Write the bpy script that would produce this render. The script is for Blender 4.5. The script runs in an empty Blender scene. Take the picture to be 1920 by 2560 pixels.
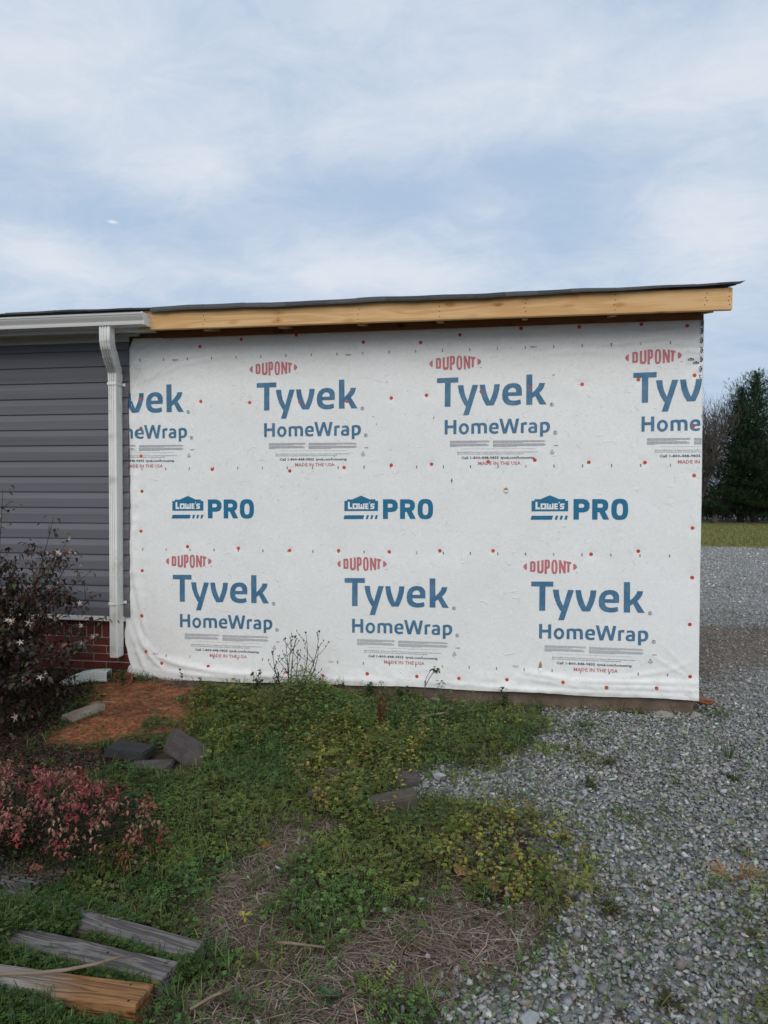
import bpy, bmesh, math, random
import numpy as np
from mathutils import Vector, Matrix
from mathutils.geometry import tessellate_polygon

# ------------------------------------------------------------------ camera, sky, sun, exposure
S = bpy.context.scene
COL = S.collection
CAM_Z = 1.58
YAW, PITCH, ROLL = -0.16538, -0.02602, 0.00312
def cam_axes():
    cy, sy = math.cos(YAW), math.sin(YAW)
    w = np.array([sy, cy, 0]); r = np.array([cy, -sy, 0]); u = np.array([0, 0, 1.])
    cp, sp = math.cos(PITCH), math.sin(PITCH)
    w2 = w*cp + u*sp; u2 = u*cp - w*sp
    cr, sr = math.cos(ROLL), math.sin(ROLL)
    return r*cr + u2*sr, u2*cr - r*sr, w2
r_, u_, w_ = cam_axes()
camd = bpy.data.cameras.new('camera'); cam = bpy.data.objects.new('camera', camd); COL.objects.link(cam)
camd.sensor_fit = 'VERTICAL'; camd.sensor_height = 36.0; camd.lens = 1800/2560*36.0
camd.clip_start = 0.05; camd.clip_end = 4000
cam.matrix_world = Matrix(((r_[0], u_[0], -w_[0], 0), (r_[1], u_[1], -w_[1], 0), (r_[2], u_[2], -w_[2], CAM_Z), (0, 0, 0, 1)))
S.camera = cam
R_ = math.radians
SUN_EL, SUN_AZ = R_(34), R_(174)      # azimuth of the direction towards the sun, clockwise from +Y: behind the camera
world = bpy.data.worlds.new('World'); S.world = world; world.use_nodes = True
def build_world():
    nt = world.node_tree; nt.nodes.clear(); N = nt.nodes.new; L = nt.links.new
    out = N('ShaderNodeOutputWorld'); bg = N('ShaderNodeBackground'); L(bg.outputs[0], out.inputs[0]); bg.inputs[1].default_value = 0.1
    sky = N('ShaderNodeTexSky'); sky.sky_type = 'NISHITA'; sky.sun_disc = False; sky.sun_elevation = SUN_EL; sky.sun_rotation = SUN_AZ
    sky.altitude = 100; sky.air_density = 1.0; sky.dust_density = 2.0
    tc = N('ShaderNodeTexCoord'); sep = N('ShaderNodeSeparateXYZ'); L(tc.outputs['Generated'], sep.inputs[0])
    def math_(op, a, b=None, c=None):
        m = N('ShaderNodeMath'); m.operation = op
        for i, v in enumerate((a, b, c)):
            if v is None: continue
            if isinstance(v, (int, float)): m.inputs[i].default_value = v
            else: L(v, m.inputs[i])
        return m.outputs[0]
    # cloud deck coordinates: direction projected on a high flat layer
    den = math_('ADD', math_('MAXIMUM', sep.outputs[2], 0.0), 0.22)
    cx = math_('DIVIDE', sep.outputs[0], den); cyy = math_('DIVIDE', sep.outputs[1], den)
    comb = N('ShaderNodeCombineXYZ'); L(cx, comb.inputs[0]); L(cyy, comb.inputs[1])
    def noise(scale, detail, rough, off, dist=0.0, sx=1.0, sy=1.0):
        mp = N('ShaderNodeMapping'); mp.inputs['Location'].default_value = off; mp.inputs['Scale'].default_value = (sx, sy, 1); L(comb.outputs[0], mp.inputs[0])
        n = N('ShaderNodeTexNoise'); n.inputs['Scale'].default_value = scale; n.inputs['Detail'].default_value = detail
        n.inputs['Roughness'].default_value = rough; n.inputs['Distortion'].default_value = dist; L(mp.outputs[0], n.inputs[0]); return n.outputs[0]
    def ramp(v, a, b):
        m = N('ShaderNodeMapRange'); m.interpolation_type = 'SMOOTHSTEP'; m.inputs[1].default_value = a; m.inputs[2].default_value = b; L(v, m.inputs[0]); return m.outputs[0]
    wob = noise(2.3, 4, .55, (5.2, 1.3, 0))
    # broad banks of cloud: soft lobes round fixed directions, broken up by noise
    def lobe(az, el, waz, wel):
        az, el = R_(az), R_(el); d = Vector((math.sin(az)*math.cos(el), math.cos(az)*math.cos(el), math.sin(el)))
        r = Vector((math.cos(az), -math.sin(az), 0)); u = r.cross(d)
        def dot(v):
            vm = N('ShaderNodeVectorMath'); vm.operation = 'DOT_PRODUCT'; L(tc.outputs['Generated'], vm.inputs[0]); vm.inputs[1].default_value = v; return vm.outputs['Value']
        a = math_('DIVIDE', dot(r), math.sin(R_(waz))); b = math_('DIVIDE', dot(u), math.sin(R_(wel)))
        q = math_('ADD', math_('MULTIPLY', a, a), math_('MULTIPLY', b, b))
        g = math_('EXPONENT', math_('MULTIPLY', q, -1.0))
        return math_('MULTIPLY', g, math_('GREATER_THAN', dot(d), 0.0))
    LOBES = [(-32.8, 29.3, 12.2, 4.8, 0.4), (-14.2, 32.3, 10.3, 4.4, 0.25), (6.4, 28.6, 9.6, 4.1, 0.45), (16.5, 28.3, 5.9, 3.3, 0.3), (-8.8, 26.8, 8.1, 2.6, 0.25), (14.8, 19.0, 5.5, 2.9, 0.5), (-25.4, 23.0, 4.4, 1.5, 0.35), (-1.2, 20.6, 5.5, 1.7, 0.16), (-12.4, 16.8, 11.1, 1.5, 0.5), (-35.6, 16.3, 5.5, 1.8, 0.5), (-35.6, 21.1, 8.1, 2.6, -0.25), (-10.6, 22.0, 5.5, 1.8, -0.35), (5.5, 19.8, 4.8, 2.9, -0.35), (13.5, 31.5, 5.9, 1.8, -0.3), (2.0, 24.3, 5.5, 1.8, -0.22), (-29.7, 19.0, 5.2, 1.5, -0.15), (-30.0, 19.2, 0.3, 0.1, 1.0), (-17.8, 28.2, 7.4, 1.8, -0.2), (16.7, 11.2, 5.9, 3.3, -0.25)]
    tot = None
    for az, el, wa, we, k in LOBES:
        l = math_('MULTIPLY', lobe(az, el, wa, we), k); tot = l if tot is None else math_('ADD', tot, l)
    big = noise(1.1, 5, .5, (3.1, 7.7, 0), .6); fine = noise(5.2, 12, .70, (1.7, 2.9, 0), .5, 1.0, 1.25); streak = noise(2.0, 8, .6, (8.3, .4, 0), .8, .7, 2.2)
    v = math_('ADD', math_('MULTIPLY', big, 0.70), math_('MULTIPLY', fine, 0.68)); v = math_('ADD', v, math_('MULTIPLY', streak, .26))
    v = math_('ADD', v, math_('MULTIPLY', tot, math_('MULTIPLY', 1.25, wob)))
    mask = ramp(v, 0.50, 1.26)
    veil = N('ShaderNodeMix'); veil.data_type = 'RGBA'; veil.inputs[0].default_value = 0.93; L(sky.outputs[0], veil.inputs[6]); veil.inputs[7].default_value = (3.45, 4.50, 5.90, 1)
    cl = N('ShaderNodeMix'); cl.data_type = 'RGBA'; L(mask, cl.inputs[0]); L(veil.outputs[2], cl.inputs[6]); cl.inputs[7].default_value = (5.75, 6.15, 6.75, 1)
    # below the horizon the sphere is plain dull ground colour
    low = N('ShaderNodeMix'); low.data_type = 'RGBA'; L(ramp(sep.outputs[2], -0.06, -0.005), low.inputs[0]); low.inputs[6].default_value = (1.2, 1.25, 1.2, 1); L(cl.outputs[2], low.inputs[7])
    L(low.outputs[2], bg.inputs[0])
build_world()
sd = bpy.data.lights.new('sun', 'SUN'); sd.energy = 1.45; sd.angle = R_(45); sd.color = (1.0, 0.94, 0.86)
sun = bpy.data.objects.new('sun', sd); COL.objects.link(sun)
sdir = Vector((math.sin(SUN_AZ)*math.cos(SUN_EL), math.cos(SUN_AZ)*math.cos(SUN_EL), math.sin(SUN_EL)))
sun.rotation_euler = sdir.to_track_quat('Z', 'Y').to_euler(); sun.location = (0, -10, 20)
S.view_settings.view_transform = 'Standard'; S.view_settings.look = 'None'; S.view_settings.gamma = 1.0
S.view_settings.exposure = 0.35; S.view_settings.use_curve_mapping = False

rng = np.random.default_rng(7); random.seed(7)

# ------------------------------------------------------------------ helpers
def tag(o, label=None, cat=None, group=None, kind=None):
    if label: o['label'] = label
    if cat: o['category'] = cat
    if group: o['group'] = group
    if kind: o['kind'] = kind
    return o
def empty(name, loc=(0, 0, 0), rz=0, **k):
    o = bpy.data.objects.new(name, None); o.location = loc; o.rotation_euler = (0, 0, rz); o.empty_display_size = .1; COL.objects.link(o); return tag(o, **k)
def fast(name, V, groups, mat=None, parent=None, col=None, smooth=False, mi=None, **k):
    """groups: list of (n,k) int arrays of faces"""
    me = bpy.data.meshes.new(name); V = np.asarray(V, dtype=np.float32).reshape(-1, 3)
    groups = [np.asarray(g, dtype=np.int32) for g in groups if len(g)]
    loops = np.concatenate([g.ravel() for g in groups]); tot = np.concatenate([np.full(len(g), g.shape[1], np.int32) for g in groups])
    start = np.concatenate([[0], np.cumsum(tot)[:-1]]).astype(np.int32)
    me.vertices.add(len(V)); me.vertices.foreach_set('co', V.ravel()); me.loops.add(len(loops)); me.loops.foreach_set('vertex_index', loops)
    me.polygons.add(len(tot)); me.polygons.foreach_set('loop_start', start)
    me.polygons.foreach_set('loop_total', tot)
    if smooth: me.polygons.foreach_set('use_smooth', np.ones(len(tot), bool))
    if mi is not None: me.polygons.foreach_set('material_index', np.asarray(mi, np.int32))
    me.update(calc_edges=True)
    if col is not None:
        a = me.color_attributes.new('Col', 'FLOAT_COLOR', 'POINT'); c = np.ones((len(V), 4), np.float32); col = np.asarray(col, np.float32); c[:, :col.shape[1]] = col; a.data.foreach_set('color', c.ravel())
    for m in (mat if isinstance(mat, (list, tuple)) else [mat]):
        if m: me.materials.append(m)
    o = bpy.data.objects.new(name, me); COL.objects.link(o)
    if parent: o.parent = parent
    return tag(o, **k)
class MB:
    def __init__(s): s.v = []; s.f = []
    def add(s, V, F):
        n = len(s.v); s.v += [tuple(p) for p in V]; s.f += [tuple(i+n for i in f) for f in F]; return s
    def box(s, a, b, j=0.0):
        x0, y0, z0 = a; x1, y1, z1 = b
        V = [(x0, y0, z0), (x1, y0, z0), (x1, y1, z0), (x0, y1, z0), (x0, y0, z1), (x1, y0, z1), (x1, y1, z1), (x0, y1, z1)]
        if j: V = [(p[0]+random.uniform(-j, j), p[1]+random.uniform(-j, j), p[2]+random.uniform(-j, j)) for p in V]
        return s.add(V, [(0, 3, 2, 1), (4, 5, 6, 7), (0, 1, 5, 4), (1, 2, 6, 5), (2, 3, 7, 6), (3, 0, 4, 7)])
    def prism_x(s, prof, x0, x1, close=True, caps=True):
        """profile of (y,z) swept along x"""
        n = len(prof); V = [(x0, p[0], p[1]) for p in prof] + [(x1, p[0], p[1]) for p in prof]
        F = [(i, (i+1) % n, n+(i+1) % n, n+i) for i in range(n if close else n-1)]
        if caps and close: F += [tuple(range(n-1, -1, -1)), tuple(range(n, 2*n))]
        return s.add(V, F)
    def tube(s, path, rad, n=6, cap=True):
        P = [Vector(p) for p in path]; V = []; up = Vector((0.13, 0.31, 0.94)).normalized()
        for i, p in enumerate(P):
            t = (P[min(i+1, len(P)-1)] - P[max(i-1, 0)]); t = t.normalized() if t.length > 1e-9 else Vector((0, 0, 1))
            a = t.cross(up); a = a.normalized() if a.length > 1e-3 else t.cross(Vector((1, 0, 0))).normalized(); b = t.cross(a); r = rad[i] if hasattr(rad, '__len__') else rad
            V += [p + (a*math.cos(2*math.pi*k/n) + b*math.sin(2*math.pi*k/n))*r for k in range(n)]
        F = [(i*n+k, i*n+(k+1) % n, (i+1)*n+(k+1) % n, (i+1)*n+k) for i in range(len(P)-1) for k in range(n)]
        if cap: F += [tuple(range(n-1, -1, -1)), tuple((len(P)-1)*n+k for k in range(n))]
        return s.add(V, F)
    def build(s, name, mat=None, parent=None, smooth=False, bevel=0, **k):
        me = bpy.data.meshes.new(name); me.from_pydata([tuple(v) for v in s.v], [], s.f)
        if smooth: me.polygons.foreach_set('use_smooth', [True]*len(me.polygons))
        if mat: me.materials.append(mat)
        me.update(); o = bpy.data.objects.new(name, me); COL.objects.link(o)
        if bevel:
            bm = bmesh.new(); bm.from_mesh(me); bmesh.ops.recalc_face_normals(bm, faces=bm.faces)
            bmesh.ops.bevel(bm, geom=list(bm.edges), offset=bevel, segments=2, affect='EDGES', clamp_overlap=True); bm.to_mesh(me); bm.free()
        if parent: o.parent = parent
        return tag(o, **k)
def share(name, me, parent=None, loc=None, rot=None, scl=None, **k):
    o = bpy.data.objects.new(name, me); COL.objects.link(o)
    if parent: o.parent = parent
    if loc is not None: o.location = loc
    if rot is not None: o.rotation_euler = rot
    if scl is not None: o.scale = scl if hasattr(scl, '__len__') else (scl,)*3
    return tag(o, **k)

# smooth value noise in numpy, for relief and for where things grow
_NT = np.random.default_rng(11).random((256, 256))
def vnoise(x, y, s=1.0, seed=0):
    x = np.asarray(x, float)*s + seed*17.13 + 500; y = np.asarray(y, float)*s + seed*9.71 + 500
    xi = np.floor(x).astype(int); yi = np.floor(y).astype(int); fx = x-xi; fy = y-yi; fx = fx*fx*(3-2*fx); fy = fy*fy*(3-2*fy)
    g = lambda a, b: _NT[a & 255, b & 255]
    return (g(xi, yi)*(1-fx)+g(xi+1, yi)*fx)*(1-fy) + (g(xi, yi+1)*(1-fx)+g(xi+1, yi+1)*fx)*fy
def fbm(x, y, s=1.0, o=4, seed=0):
    t = 0; a = .5; n = 0
    for i in range(o): t = t + a*vnoise(x, y, s*2**i, seed+i*3); n += a; a *= .5
    return t/n
def sstep(a, b, x): t = np.clip((x-a)/(b-a), 0, 1); return t*t*(3-2*t)

# ------------------------------------------------------------------ materials
def new_mat(name):
    m = bpy.data.materials.new(name); m.use_nodes = True; nt = m.node_tree; b = nt.nodes['Principled BSDF']; return m, nt, b
def mk(name, c1, c2=None, scale=5.0, stretch=(1, 1, 1), rough=0.6, bump=0.0, bscale=None, detail=6, c3=None, scale3=1.5, amt3=.5, vcol=0.0, spec=0.3, trans=0.0, bdist=0.01, voro=None, rand=0.0, metal=0.0):
    """two-tone noise colour, optional blotches of a third colour, fine relief; vcol: multiply with the mesh colour"""
    m, nt, b = new_mat(name); N = nt.nodes.new; L = nt.links.new
    tc = N('ShaderNodeTexCoord'); mp = N('ShaderNodeMapping'); mp.inputs['Scale'].default_value = stretch; L(tc.outputs['Object'], mp.inputs[0])
    def noise(s, d=detail, r=.6):
        n = N('ShaderNodeTexNoise'); n.inputs['Scale'].default_value = s; n.inputs['Detail'].default_value = d; n.inputs['Roughness'].default_value = r; L(mp.outputs[0], n.inputs[0]); return n.outputs[0]
    def rng_(v, a, bb):
        q = N('ShaderNodeMapRange'); q.inputs[1].default_value = a; q.inputs[2].default_value = bb; L(v, q.inputs[0]); return q.outputs[0]
    def mix(f, a, bb, typ='MIX'):
        q = N('ShaderNodeMix'); q.data_type = 'RGBA'; q.blend_type = typ
        for i, v in ((0, f), (6, a), (7, bb)):
            if isinstance(v, (int, float)): q.inputs[i].default_value = v
            elif isinstance(v, tuple): q.inputs[i].default_value = (*v, 1)
            else: L(v, q.inputs[i])
        return q.outputs[2]
    c = None
    if c2 is not None: c = mix(rng_(noise(scale), .32, .68), c1, c2)
    else: c = mix(0.0, c1, c1)
    if c3 is not None: c = mix(rng_(noise(scale3, 5), 1-amt3-.1, 1-amt3+.15), c, c3)
    if rand:
        oi = N('ShaderNodeObjectInfo'); q = N('ShaderNodeMapRange'); q.inputs[3].default_value = 1-rand; q.inputs[4].default_value = 1+rand; L(oi.outputs['Random'], q.inputs[0])
        hs = N('ShaderNodeHueSaturation'); L(q.outputs[0], hs.inputs['Value']); L(c, hs.inputs['Color']); c = hs.outputs[0]
    if vcol:
        at = N('ShaderNodeAttribute'); at.attribute_name = 'Col'; c = mix(vcol, c, at.outputs['Color'], 'MULTIPLY')
    L(c, b.inputs['Base Color']); b.inputs['Roughness'].default_value = rough; b.inputs['Specular IOR Level'].default_value = spec; b.inputs['Metallic'].default_value = metal
    if bump:
        bp = N('ShaderNodeBump'); bp.inputs['Strength'].default_value = bump; bp.inputs['Distance'].default_value = bdist; L(noise(bscale or scale*3), bp.inputs['Height']); L(bp.outputs[0], b.inputs['Normal'])
    if trans:
        tr = N('ShaderNodeBsdfTranslucent'); L(c, tr.inputs[0]); ms = N('ShaderNodeMixShader'); ms.inputs[0].default_value = trans; L(b.outputs[0], ms.inputs[1]); L(tr.outputs[0], ms.inputs[2]); L(ms.outputs[0], nt.nodes['Material Output'].inputs[0])
    return m
M = {}
M['siding'] = mk('siding', (.114, .115, .130), (.128, .129, .145), 3, (.15, 1, 6), .55, .06, 60, spec=.3, c3=(.100, .098, .108), scale3=1.7, amt3=.46)
M['brick'] = mk('brick', (.115, .020, .015), (.165, .036, .026), 14, rough=.85, bump=.5, bscale=90, c3=(.05, .016, .016), scale3=3, amt3=.4, rand=.25)
M['mortar'] = mk('mortar', (.34, .30, .26), (.44, .40, .35), 25, rough=.95, bump=.6, bscale=120)
M['white_metal'] = mk('white_metal', (.68, .68, .65), (.74, .74, .71), 4, rough=.38, c3=(.44, .42, .36), scale3=7, amt3=.36, spec=.4)
M['gutter_metal'] = mk('gutter_metal', (.50, .50, .48), (.57, .57, .55), 3, (.3, 1, 1), rough=.4, c3=(.40, .39, .36), scale3=6, amt3=.30)
M['soffit'] = mk('soffit', (.50, .50, .46), (.58, .58, .54), 4, rough=.6, c3=(.3, .29, .26), scale3=8, amt3=.25)
M['elbow_metal'] = mk('elbow_metal', (.62, .64, .60), (.70, .72, .68), 6, rough=.35, c3=(.30, .31, .29), scale3=9, amt3=.35)
M['shingle'] = mk('shingle', (.035, .038, .042), (.12, .125, .13), 220, rough=.95, bump=.8, bscale=350, detail=2, rand=.3)
M['roof_deck'] = mk('roof_deck', (.10, .065, .04), (.16, .10, .06), 30, (1, 1, 8), rough=.9)
M['osb'] = mk('osb', (.30, .17, .075), (.42, .26, .12), 40, rough=.9, bump=.3)
M['cap'] = mk('cap', (.48, .045, .02), (.56, .06, .03), 20, rough=.45, spec=.4, rand=.15)
M['nail_metal'] = mk('nail_metal', (.35, .33, .32), rough=.4)
M['dark'] = mk('dark', (.012, .012, .012), rough=.9)
M['slab'] = mk('slab', (.085, .062, .045), (.15, .115, .088), 9, rough=.95, bump=.7, bscale=40, c3=(.20, .17, .14), scale3=4, amt3=.38)
M['terracotta'] = mk('terracotta', (.17, .055, .03), (.24, .08, .045), 12, rough=.9, bump=.3, c3=(.10, .05, .03), scale3=6, amt3=.4)
M['blue_print'] = mk('blue_print', (.045, .135, .24), (.06, .16, .27), 50, rough=.5, c3=(.09, .20, .31), scale3=12, amt3=.45)
M['teal_print'] = mk('teal_print', (.010, .125, .24), (.015, .15, .28), 50, rough=.5)
M['red_print'] = mk('red_print', (.44, .12, .14), (.52, .18, .20), 50, rough=.5)
M['dark_print'] = mk('dark_print', (.055, .075, .11), rough=.5)
M['grey_print'] = mk('grey_print', (.33, .34, .36), rough=.5)
M['black_print'] = mk('black_print', (.02, .02, .025), rough=.5)
def wrap_mat(name, dark=1.0):
    m, nt, b = new_mat(name); N = nt.nodes.new; L = nt.links.new
    tc = N('ShaderNodeTexCoord')
    def noise(s, d, r, dist=0, w=None):
        n = N('ShaderNodeTexNoise'); n.inputs['Scale'].default_value = s; n.inputs['Detail'].default_value = d; n.inputs['Roughness'].default_value = r; n.inputs['Distortion'].default_value = dist; L(w or tc.outputs['Object'], n.inputs[0]); return n.outputs[0]
    fib = noise(22, 8, .68, 2.5); big = noise(2.2, 4, .5); fine = noise(160, 3, .6)
    cr = N('ShaderNodeValToRGB'); cr.color_ramp.elements[0].position = .30; cr.color_ramp.elements[0].color = (.68*dark, .70*dark, .70*dark, 1); cr.color_ramp.elements[1].position = .66; cr.color_ramp.elements[1].color = (.80*dark, .80*dark, .79*dark, 1); L(fib, cr.inputs[0])
    mx = N('ShaderNodeMix'); mx.data_type = 'RGBA'; mx.blend_type = 'MULTIPLY'; mx.inputs[0].default_value = 1; L(cr.outputs[0], mx.inputs[6])
    cr2 = N('ShaderNodeValToRGB'); cr2.color_ramp.elements[0].position = .3; cr2.color_ramp.elements[0].color = (.96, .955, .94, 1); cr2.color_ramp.elements[1].position = .7; cr2.color_ramp.elements[1].color = (1, 1, 1, 1); L(big, cr2.inputs[0]); L(cr2.outputs[0], mx.inputs[7])
    # mud splashed along the foot of the sheet
    sep = N('ShaderNodeSeparateXYZ'); L(tc.outputs['Object'], sep.inputs[0]); mr = N('ShaderNodeMapRange'); mr.inputs[1].default_value = .45; mr.inputs[2].default_value = .05; L(sep.outputs[2], mr.inputs[0])
    mud = N('ShaderNodeMath'); mud.operation = 'MULTIPLY'; L(mr.outputs[0], mud.inputs[0]); mm = N('ShaderNodeMapRange'); mm.inputs[1].default_value = .5; mm.inputs[2].default_value = .75; L(noise(14, 6, .7), mm.inputs[0]); L(mm.outputs[0], mud.inputs[1])
    md2 = N('ShaderNodeMath'); md2.operation = 'MULTIPLY'; L(mud.outputs[0], md2.inputs[0]); md2.inputs[1].default_value = .45
    mx2 = N('ShaderNodeMix'); mx2.data_type = 'RGBA'; L(md2.outputs[0], mx2.inputs[0]); L(mx.outputs[2], mx2.inputs[6]); mx2.inputs[7].default_value = (.50, .44, .36, 1)
    L(mx2.outputs[2], b.inputs['Base Color']); b.inputs['Roughness'].default_value = .48; b.inputs['Specular IOR Level'].default_value = .35
    b1 = N('ShaderNodeBump'); b1.inputs['Strength'].default_value = .25; b1.inputs['Distance'].default_value = .002; L(fine, b1.inputs['Height'])
    # short creases: thresholded, distorted noise
    cre = noise(9, 3, .5, 3.0); c1 = N('ShaderNodeMapRange'); c1.inputs[1].default_value = .66; c1.inputs[2].default_value = .72; L(cre, c1.inputs[0])
    b2 = N('ShaderNodeBump'); b2.inputs['Strength'].default_value = .6; b2.inputs['Distance'].default_value = .004; L(c1.outputs[0], b2.inputs['Height']); L(b1.outputs[0], b2.inputs['Normal'])
    b3 = N('ShaderNodeBump'); b3.inputs['Strength'].default_value = .5; b3.inputs['Distance'].default_value = .006; L(noise(3.5, 5, .55, .8), b3.inputs['Height']); L(b2.outputs[0], b3.inputs['Normal']); L(b3.outputs[0], b.inputs['Normal'])
    return m
M['wrap'] = wrap_mat('wrap')
def wood_mat(name, c1, c2, ck, gs=1.0, knots=True, bump=.25, dark_rings=.5, wet=None):
    """sawn board: long grain along local X, with knots"""
    m, nt, b = new_mat(name); N = nt.nodes.new; L = nt.links.new
    tc = N('ShaderNodeTexCoord'); mp = N('ShaderNodeMapping'); mp.inputs['Scale'].default_value = (1.2*gs, 14*gs, 14*gs); L(tc.outputs['Object'], mp.inputs[0])
    oi = N('ShaderNodeObjectInfo'); ad = N('ShaderNodeVectorMath'); ad.operation = 'ADD'; L(mp.outputs[0], ad.inputs[0]); ml = N('ShaderNodeMath'); ml.operation = 'MULTIPLY'; ml.inputs[1].default_value = 30; L(oi.outputs['Random'], ml.inputs[0]); L(ml.outputs[0], ad.inputs[1])
    n = N('ShaderNodeTexNoise'); n.inputs['Scale'].default_value = 1.0; n.inputs['Detail'].default_value = 3; n.inputs['Distortion'].default_value = .6; L(ad.outputs[0], n.inputs[0])
    wv = N('ShaderNodeMath'); wv.operation = 'MULTIPLY'; wv.inputs[1].default_value = 26; L(n.outputs[0], wv.inputs[0]); sn = N('ShaderNodeMath'); sn.operation = 'SINE'; L(wv.outputs[0], sn.inputs[0])
    r = N('ShaderNodeMapRange'); r.inputs[1].default_value = -1; r.inputs[2].default_value = 1; r.inputs[3].default_value = 0; r.inputs[4].default_value = dark_rings; L(sn.outputs[0], r.inputs[0])
    mx = N('ShaderNodeMix'); mx.data_type = 'RGBA'; L(r.outputs[0], mx.inputs[0]); mx.inputs[6].default_value = (*c1, 1); mx.inputs[7].default_value = (*c2, 1); c = mx.outputs[2]
    if knots:
        sk = N('ShaderNodeSeparateXYZ'); L(tc.outputs['Object'], sk.inputs[0]); ck_ = N('ShaderNodeCombineXYZ'); L(sk.outputs[0], ck_.inputs[0]); L(sk.outputs[2], ck_.inputs[1]); mk2 = N('ShaderNodeMapping'); mk2.inputs['Scale'].default_value = (5.5*gs, 15*gs, 1); mk2.inputs['Rotation'].default_value = (0, 0, .25); L(ck_.outputs[0], mk2.inputs[0]); vo = N('ShaderNodeTexVoronoi'); vo.voronoi_dimensions = '2D'; vo.inputs['Scale'].default_value = 1.0; vo.inputs['Randomness'].default_value = 1.0
        nz = N('ShaderNodeTexNoise'); nz.inputs['Scale'].default_value = 2; L(mk2.outputs[0], nz.inputs[0]); mxx = N('ShaderNodeMix'); mxx.data_type = 'VECTOR'; mxx.inputs[0].default_value = .22; L(mk2.outputs[0], mxx.inputs[4]); L(nz.outputs[1], mxx.inputs[5]); L(mxx.outputs[1], vo.inputs[0])
        kr = N('ShaderNodeMapRange'); kr.inputs[1].default_value = .20; kr.inputs[2].default_value = .07; L(vo.outputs['Distance'], kr.inputs[0])
        ksep = N('ShaderNodeSeparateColor'); L(vo.outputs['Color'], ksep.inputs[0]); kgt = N('ShaderNodeMapRange'); kgt.inputs[1].default_value = .45; kgt.inputs[2].default_value = .95; L(ksep.outputs[0], kgt.inputs[0]); kml = N('ShaderNodeMath'); kml.operation = 'MULTIPLY'; L(kr.outputs[0], kml.inputs[0]); L(kgt.outputs[0], kml.inputs[1]); k2 = N('ShaderNodeMix'); k2.data_type = 'RGBA'; L(kml.outputs[0], k2.inputs[0]); L(c, k2.inputs[6]); k2.inputs[7].default_value = (*ck, 1); c = k2.outputs[2]
    if wet:   # stain of its own shape over one end
        sp = N('ShaderNodeSeparateXYZ'); L(tc.outputs['Object'], sp.inputs[0]); nn = N('ShaderNodeTexNoise'); nn.inputs['Scale'].default_value = 9; L(tc.outputs['Object'], nn.inputs[0])
        aa = N('ShaderNodeMath'); aa.operation = 'MULTIPLY_ADD'; L(nn.outputs[0], aa.inputs[0]); aa.inputs[1].default_value = .25; L(sp.outputs[0], aa.inputs[2])
        wr = N('ShaderNodeMapRange'); wr.inputs[1].default_value = wet[0]; wr.inputs[2].default_value = wet[1]; L(aa.outputs[0], wr.inputs[0])
        k3 = N('ShaderNodeMix'); k3.data_type = 'RGBA'; k3.blend_type = 'MULTIPLY'; L(wr.outputs[0], k3.inputs[0]); L(c, k3.inputs[6]); k3.inputs[7].default_value = (*wet[2], 1); c = k3.outputs[2]
    L(c, b.inputs['Base Color']); b.inputs['Roughness'].default_value = .75; b.inputs['Specular IOR Level'].default_value = .2
    bp = N('ShaderNodeBump'); bp.inputs['Strength'].default_value = bump; bp.inputs['Distance'].default_value = .004; L(sn.outputs[0], bp.inputs['Height']); L(bp.outputs[0], b.inputs['Normal'])
    return m
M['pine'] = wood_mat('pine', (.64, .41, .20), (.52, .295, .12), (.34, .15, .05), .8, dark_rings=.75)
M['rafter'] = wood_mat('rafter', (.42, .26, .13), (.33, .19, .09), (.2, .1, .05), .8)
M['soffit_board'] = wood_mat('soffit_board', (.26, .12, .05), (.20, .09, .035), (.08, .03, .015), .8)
M['grey_wood'] = wood_mat('grey_wood', (.17, .155, .15), (.075, .065, .062), (.04, .03, .03), 2.0, bump=.7, dark_rings=.9)
M['beam_wood'] = wood_mat('beam_wood', (.30, .265, .235), (.15, .12, .10), (.12, .06, .03), 1.6, bump=.6, dark_rings=.6, wet=(.22, .42, (.85, .50, .24)))
# ground cover colours come per piece from the mesh
M['leaf'] = mk('leaf', (1, 1, 1), (.72, .76, .68), 40, rough=.55, vcol=1.0, trans=.25, spec=.25)
M['dry'] = mk('dry', (1, 1, 1), (.75, .73, .70), 60, rough=.85, vcol=1.0, spec=.15)
M['stone'] = mk('stone', (1, 1, 1), (.62, .64, .66), 55, rough=.85, vcol=1.0, bump=.5, bscale=120, spec=.25, detail=4, c3=(1.25, 1.25, 1.22), scale3=30, amt3=.36)
M['bark'] = mk('bark', (.060, .050, .045), (.10, .085, .075), 20, (1, 1, .3), rough=.95, bump=.5)
M['dark_twig'] = mk('dark_twig', (.035, .022, .018), (.06, .04, .03), 30, rough=.9)
M['stick'] = mk('stick', (.16, .12, .085), (.24, .18, .13), 20, rough=.9)
M['brown_leaf'] = mk('brown_leaf', (.30, .17, .075), (.22, .11, .05), 30, rough=.8, rand=.3)
M['orange_leaf'] = mk('orange_leaf', (.42, .13, .03), (.32, .09, .02), 30, rough=.8, rand=.3)
M['charcoal_block'] = mk('charcoal_block', (.022, .022, .025), (.038, .038, .040), 18, rough=.9, bump=.6, bscale=80, c3=(.075, .075, .075), scale3=6, amt3=.25)
M['grey_block'] = mk('grey_block', (.060, .050, .047), (.095, .080, .075), 16, rough=.9, bump=.7, bscale=70, c3=(.14, .125, .12), scale3=5, amt3=.33)
M['pale_slab'] = mk('pale_slab', (.24, .21, .165), (.31, .28, .23), 16, rough=.9, bump=.4, bscale=70, c3=(.16, .12, .09), scale3=5, amt3=.4)
M['edging'] = mk('edging', (.055, .046, .038), (.10, .085, .07), 18, (1, 1, 1), rough=.95, bump=.7, bscale=60, c3=(.07, .06, .045), scale3=6, amt3=.42)
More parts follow.
